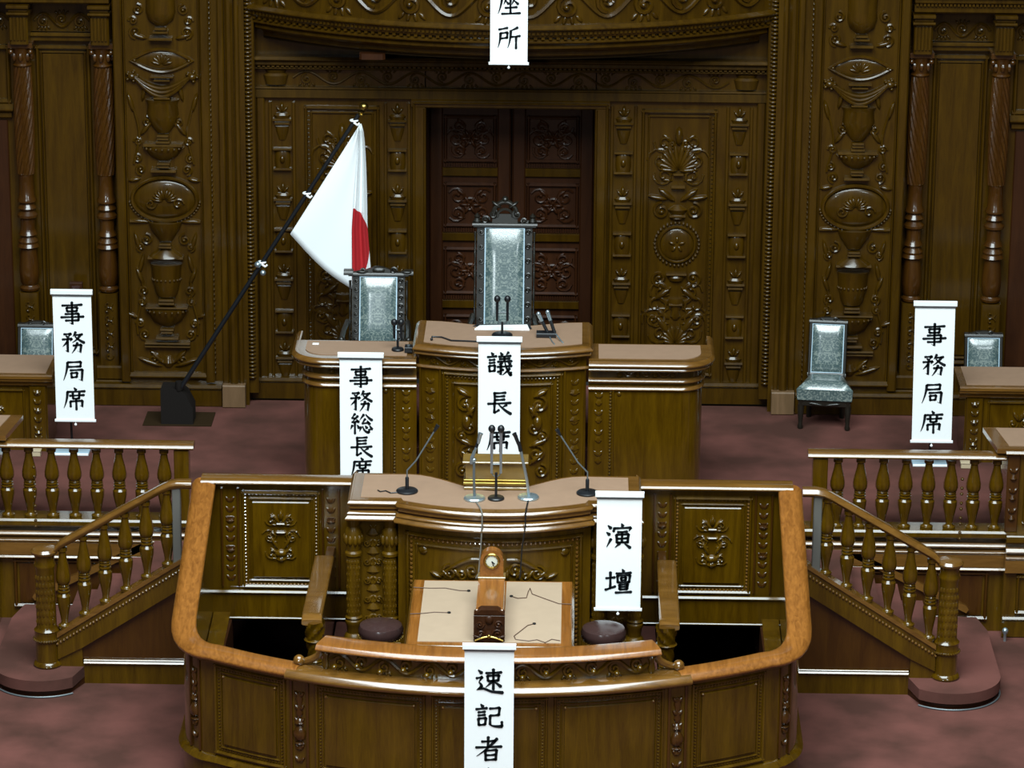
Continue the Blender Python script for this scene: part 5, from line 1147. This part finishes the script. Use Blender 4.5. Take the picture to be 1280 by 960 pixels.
fsd = root('flag_stand', (-2.88, 4.0, PZ), 'black wedge shaped flag pole stand on a dark mat', 'stand')
g = G(); g.prismy([(-3.02, PZ + .01), (-2.74, PZ + .01), (-2.74, PZ + .16), (-2.80, PZ + .28), (-2.86, PZ + .33), (-3.02, PZ + .33)], 3.84, 4.06); g.build('block', 'matblack', fsd)
g = G(); g.lathe([(.03, 0), (.034, .03), (.03, .08)], (-2.86, YFg, PZ + .32), 12); g.build('socket', 'matblack', fsd)
g = G(); g.box(-3.18, -2.58, 3.82, 4.2, PZ + .001, PZ + .012, .003); g.build('mat', 'shade', fsd)

# ------------------------------------------------------------------ microphones and small things
def base(g, c, r, h=.018): g.lathe([(r * .5, 0), (r, .002), (r, h * .6), (r * .9, h), (r * .25, h * 1.25)], c, 24)
def gooseneck(x, y, tip, label):
    k = root('gooseneck_microphone', (x, y, 1.791), label, 'microphone'); g = G(); base(g, (x, y, 1.792), .082); g.build('base', 'black', k)
    g = G(); g.lathe([(.014, 0), (.014, .09), (.009, .10)], (x, y, 1.81), 10); g.build('stem', 'black', k)
    T = Vector(tip); S_ = Vector((x, y, 1.90)); d = (T - S_); g = G(); g.tube([S_, S_ + Vector((0, 0, .06)), S_ + d * .3 + Vector((0, 0, .015)), S_ + d * .9], .006, 8); g.build('arm', 'grey', k)
    g = G(); g.tube([S_ + d * .88, S_ + d * .93, T], lambda t: .010 + .006 * t, 8); g.build('capsule', 'black', k)
    return k
kk = gooseneck(-.66, -.53, (-.43, -.50, 2.31), 'black gooseneck microphone on the podium, with its cord beside it')
g = G(); g.tube([(-.72, -.56, 1.797), (-.78, -.58, 1.797), (-.82, -.53, 1.797), (-.86, -.55, 1.797), (-.88, -.52, 1.797)], .005, 6); g.build('cord', 'black', kk)
gooseneck(.69, -.52, (.455, -.50, 2.29), 'black gooseneck microphone on the podium beside its banner')
# silver stands
k = root('stand_microphone', (-.15, -.68, 1.791), 'silver based microphone stand with jointed neck on the podium', 'microphone')
g = G(); base(g, (-.15, -.68, 1.792), .08, .02); g.build('base', 'silver', k)
g = G(); g.tube([(-.15, -.68, 1.81), (-.155, -.68, 1.95), (-.155, -.68, 2.09)], .010, 8); g.build('pole', 'grey', k)
g = G(); g.tube([(-.175, -.68, 2.07), (-.17, -.68, 2.12), (-.15, -.68, 2.17)], .013, 8); g.ball((-.155, -.68, 2.10), .018, 8, 6); g.tube([(-.165, -.69, 2.12), (-.14, -.69, 2.20)], .010, 8); g.build('joint', 'silver', k)
g = G(); g.tube([(-.15, -.68, 2.16), (-.12, -.68, 2.26)], .012, 8); g.build('clip', 'black', k)
g = G(); g.tube([(-.125, -.68, 2.23), (-.112, -.68, 2.29), (-.105, -.68, 2.31)], lambda t: .013 + .006 * t, 10); g.build('capsule', 'silver', k)
g = G(); g.tube([(-.14, -.74, 1.80), (-.10, -.90, 1.80), (-.085, -.985, 1.79), (-.085, -.995, 1.70), (-.095, -.945, 1.5), (-.11, -.94, 1.3), (-.13, -.935, 1.26)], .006, 6); g.build('cord', 'greycord', k)
k = root('stand_microphone', (.25, -.64, 1.791), 'silver based microphone stand with slanting pole on the podium', 'microphone')
g = G(); base(g, (.25, -.64, 1.792), .08, .02); g.build('base', 'silver', k)
g = G(); g.tube([(.255, -.64, 1.81), (.235, -.64, 1.95), (.19, -.64, 2.17)], .011, 8); g.build('pole', 'silver', k)
g = G(); g.tube([(.19, -.64, 2.16), (.175, -.64, 2.23)], .014, 8); g.build('clip', 'black', k)
g = G(); g.tube([(.18, -.64, 2.2), (.15, -.64, 2.28), (.14, -.64, 2.30)], lambda t: .012 + .006 * t, 10); g.build('capsule', 'black', k)
g = G(); g.tube([(.25, -.72, 1.80), (.24, -.9, 1.80), (.235, -.975, 1.785), (.235, -.98, 1.69), (.21, -.93, 1.5), (.20, -.93, 1.3), (.195, -.93, 1.26)], .006, 6); g.build('cord', 'black', k)
def twin(name, x, y, z, label, hgt, sep, rb, tube_m='silver'):
    k = root(name, (x, y, z), label, 'microphone'); g = G(); base(g, (x, y, z + .001), rb); g.build('base', 'black', k)
    g = G(); g.tube([(x, y, z + .01), (x, y, z + hgt * .36)], .010, 8); g.build('pole', 'black', k)
    g = G(); a = z + hgt * .30
    g.tube([(x - sep, y, a + .06), (x - sep * .8, y, a + .02), (x, y, a - .005), (x + sep * .8, y, a + .02), (x + sep, y, a + .06)], .005, 6); g.tube([(x - sep, y, a + .10), (x + sep, y, a + .10)], .006, 6); g.build('fork', 'grey', k)
    for s in (-1, 1):
        h_ = sub('twin_head', k)
        g = G(); g.tube([(x + s * sep, y, a + .03), (x + s * sep, y, z + hgt * .9)], .010, 8, .012); g.build('tube', tube_m, h_)
        g = G(); g.ball((x + s * sep, y, z + hgt * .95), .027, 10, 7, 1.15); g.build('capsule', 'black', h_)
    return k
twin('twin_microphone', .01, -.67, 1.791, 'black twin microphone stand in the middle of the podium', .58, .034, .062)
twin('twin_microphone', -.01, 2.16, 2.211, 'black twin microphone in front of the tall chair on the presiding desk', .33, .042, .085, 'black')
twin('twin_microphone', -.86, 2.08, 2.101, 'small black twin microphone on the desk wing', .25, .028, .05, 'black')
k = root('desk_microphone', (.36, 2.17, 2.211), 'pair of silver microphones angled up from a dark block on the presiding desk', 'microphone')
g = G(); g.box(.27, .43, 2.11, 2.21, 2.211, 2.25, .008); g.build('block', 'black', k)
for (p0, p1) in (((.36, 2.15, 2.25), (.285, 2.17, 2.40)), ((.42, 2.15, 2.24), (.36, 2.19, 2.41))):
    h_ = sub('microphone_head', k); P0, P1 = Vector(p0), Vector(p1)
    g = G(); g.tube([P0, P0.lerp(P1, .6)], .014, 8); g.build('grip', 'black', h_); g = G(); g.tube([P0.lerp(P1, .5), P1], .013, 8, .016); g.ball(tuple(P1), .018, 10, 6); g.build('capsule', 'silver', h_)
g = G(); g.tube([(.38, 2.11, 2.22), (.40, 2.0, 2.215), (.42, 1.93, 2.215)], .005, 6); g.tube([(.43, 2.1, 2.25), (.47, 2.02, 2.22), (.49, 1.97, 2.215)], .006, 6); g.build('cord', 'silver', k)
k = root('paper_stack', (.0, 2.4, 2.211), 'white papers lying behind the twin microphone on the presiding desk', 'papers'); g = G(); g.prism([(-.24, 2.32), (.21, 2.32), (.19, 2.46), (-.2, 2.42)], 2.211, 2.222); g.build('sheet', 'paper', k); g = G(); g.prism([(-.26, 2.42), (.23, 2.36), (.21, 2.50), (-.22, 2.48)], 2.2105, 2.214); g.build('cover', 'black', k)
k = root('desk_cable', (-.5, 2.0, 2.211), 'black cable curling on the presiding desk top', 'cable'); g = G(); g.tube([(-.58, 2.0, 2.2185), (-.58, 2.09, 2.2185), (-.5, 2.08, 2.2185), (-.42, 1.99, 2.2185), (-.3, 1.98, 2.2185), (-.2, 1.97, 2.2185)], .007, 6); g.build('cable', 'black', k); g = G(); g.ball((-.58, 2.0, 2.2235), .012, 8, 5); g.build('plug', 'black', k)
k = root('name_card', (-1.54, 2.22, 2.101), 'tiny white card lying on the desk wing', 'card'); g = G(); g.box(-1.565, -1.515, 2.20, 2.24, 2.1015, 2.108, .002); g.build('card', 'paper', k)
k = root('switch_box', (-.75, 2.05, 2.101), 'small dark switch box where the desk wing meets the presiding desk', 'switch box'); g = G(); g.box(-.80, -.74, 2.0, 2.1, 2.101, 2.15, .006); g.build('case', 'black', k); g = G(); g.lathe([(.012, 0), (.012, .012)], (-.77, 2.04, 2.15), 10); g.build('button', 'grey', k)

for o in bpy.data.objects:      # fine carving and beading too small to pick apart
    if o.parent is not None and o.type == 'MESH' and o.name.split('.')[0] in ('bead_moulding', 'newel_carving', 'carved_frieze', 'carved_scrollwork', 'carved_stile', 'carved_strip', 'dentil_row', 'nail_heads', 'reeded_moulding', 'bead_strip', 'upper_foliage', 'lower_foliage', 'carved_cartouche'):
        o['kind'] = 'stuff'
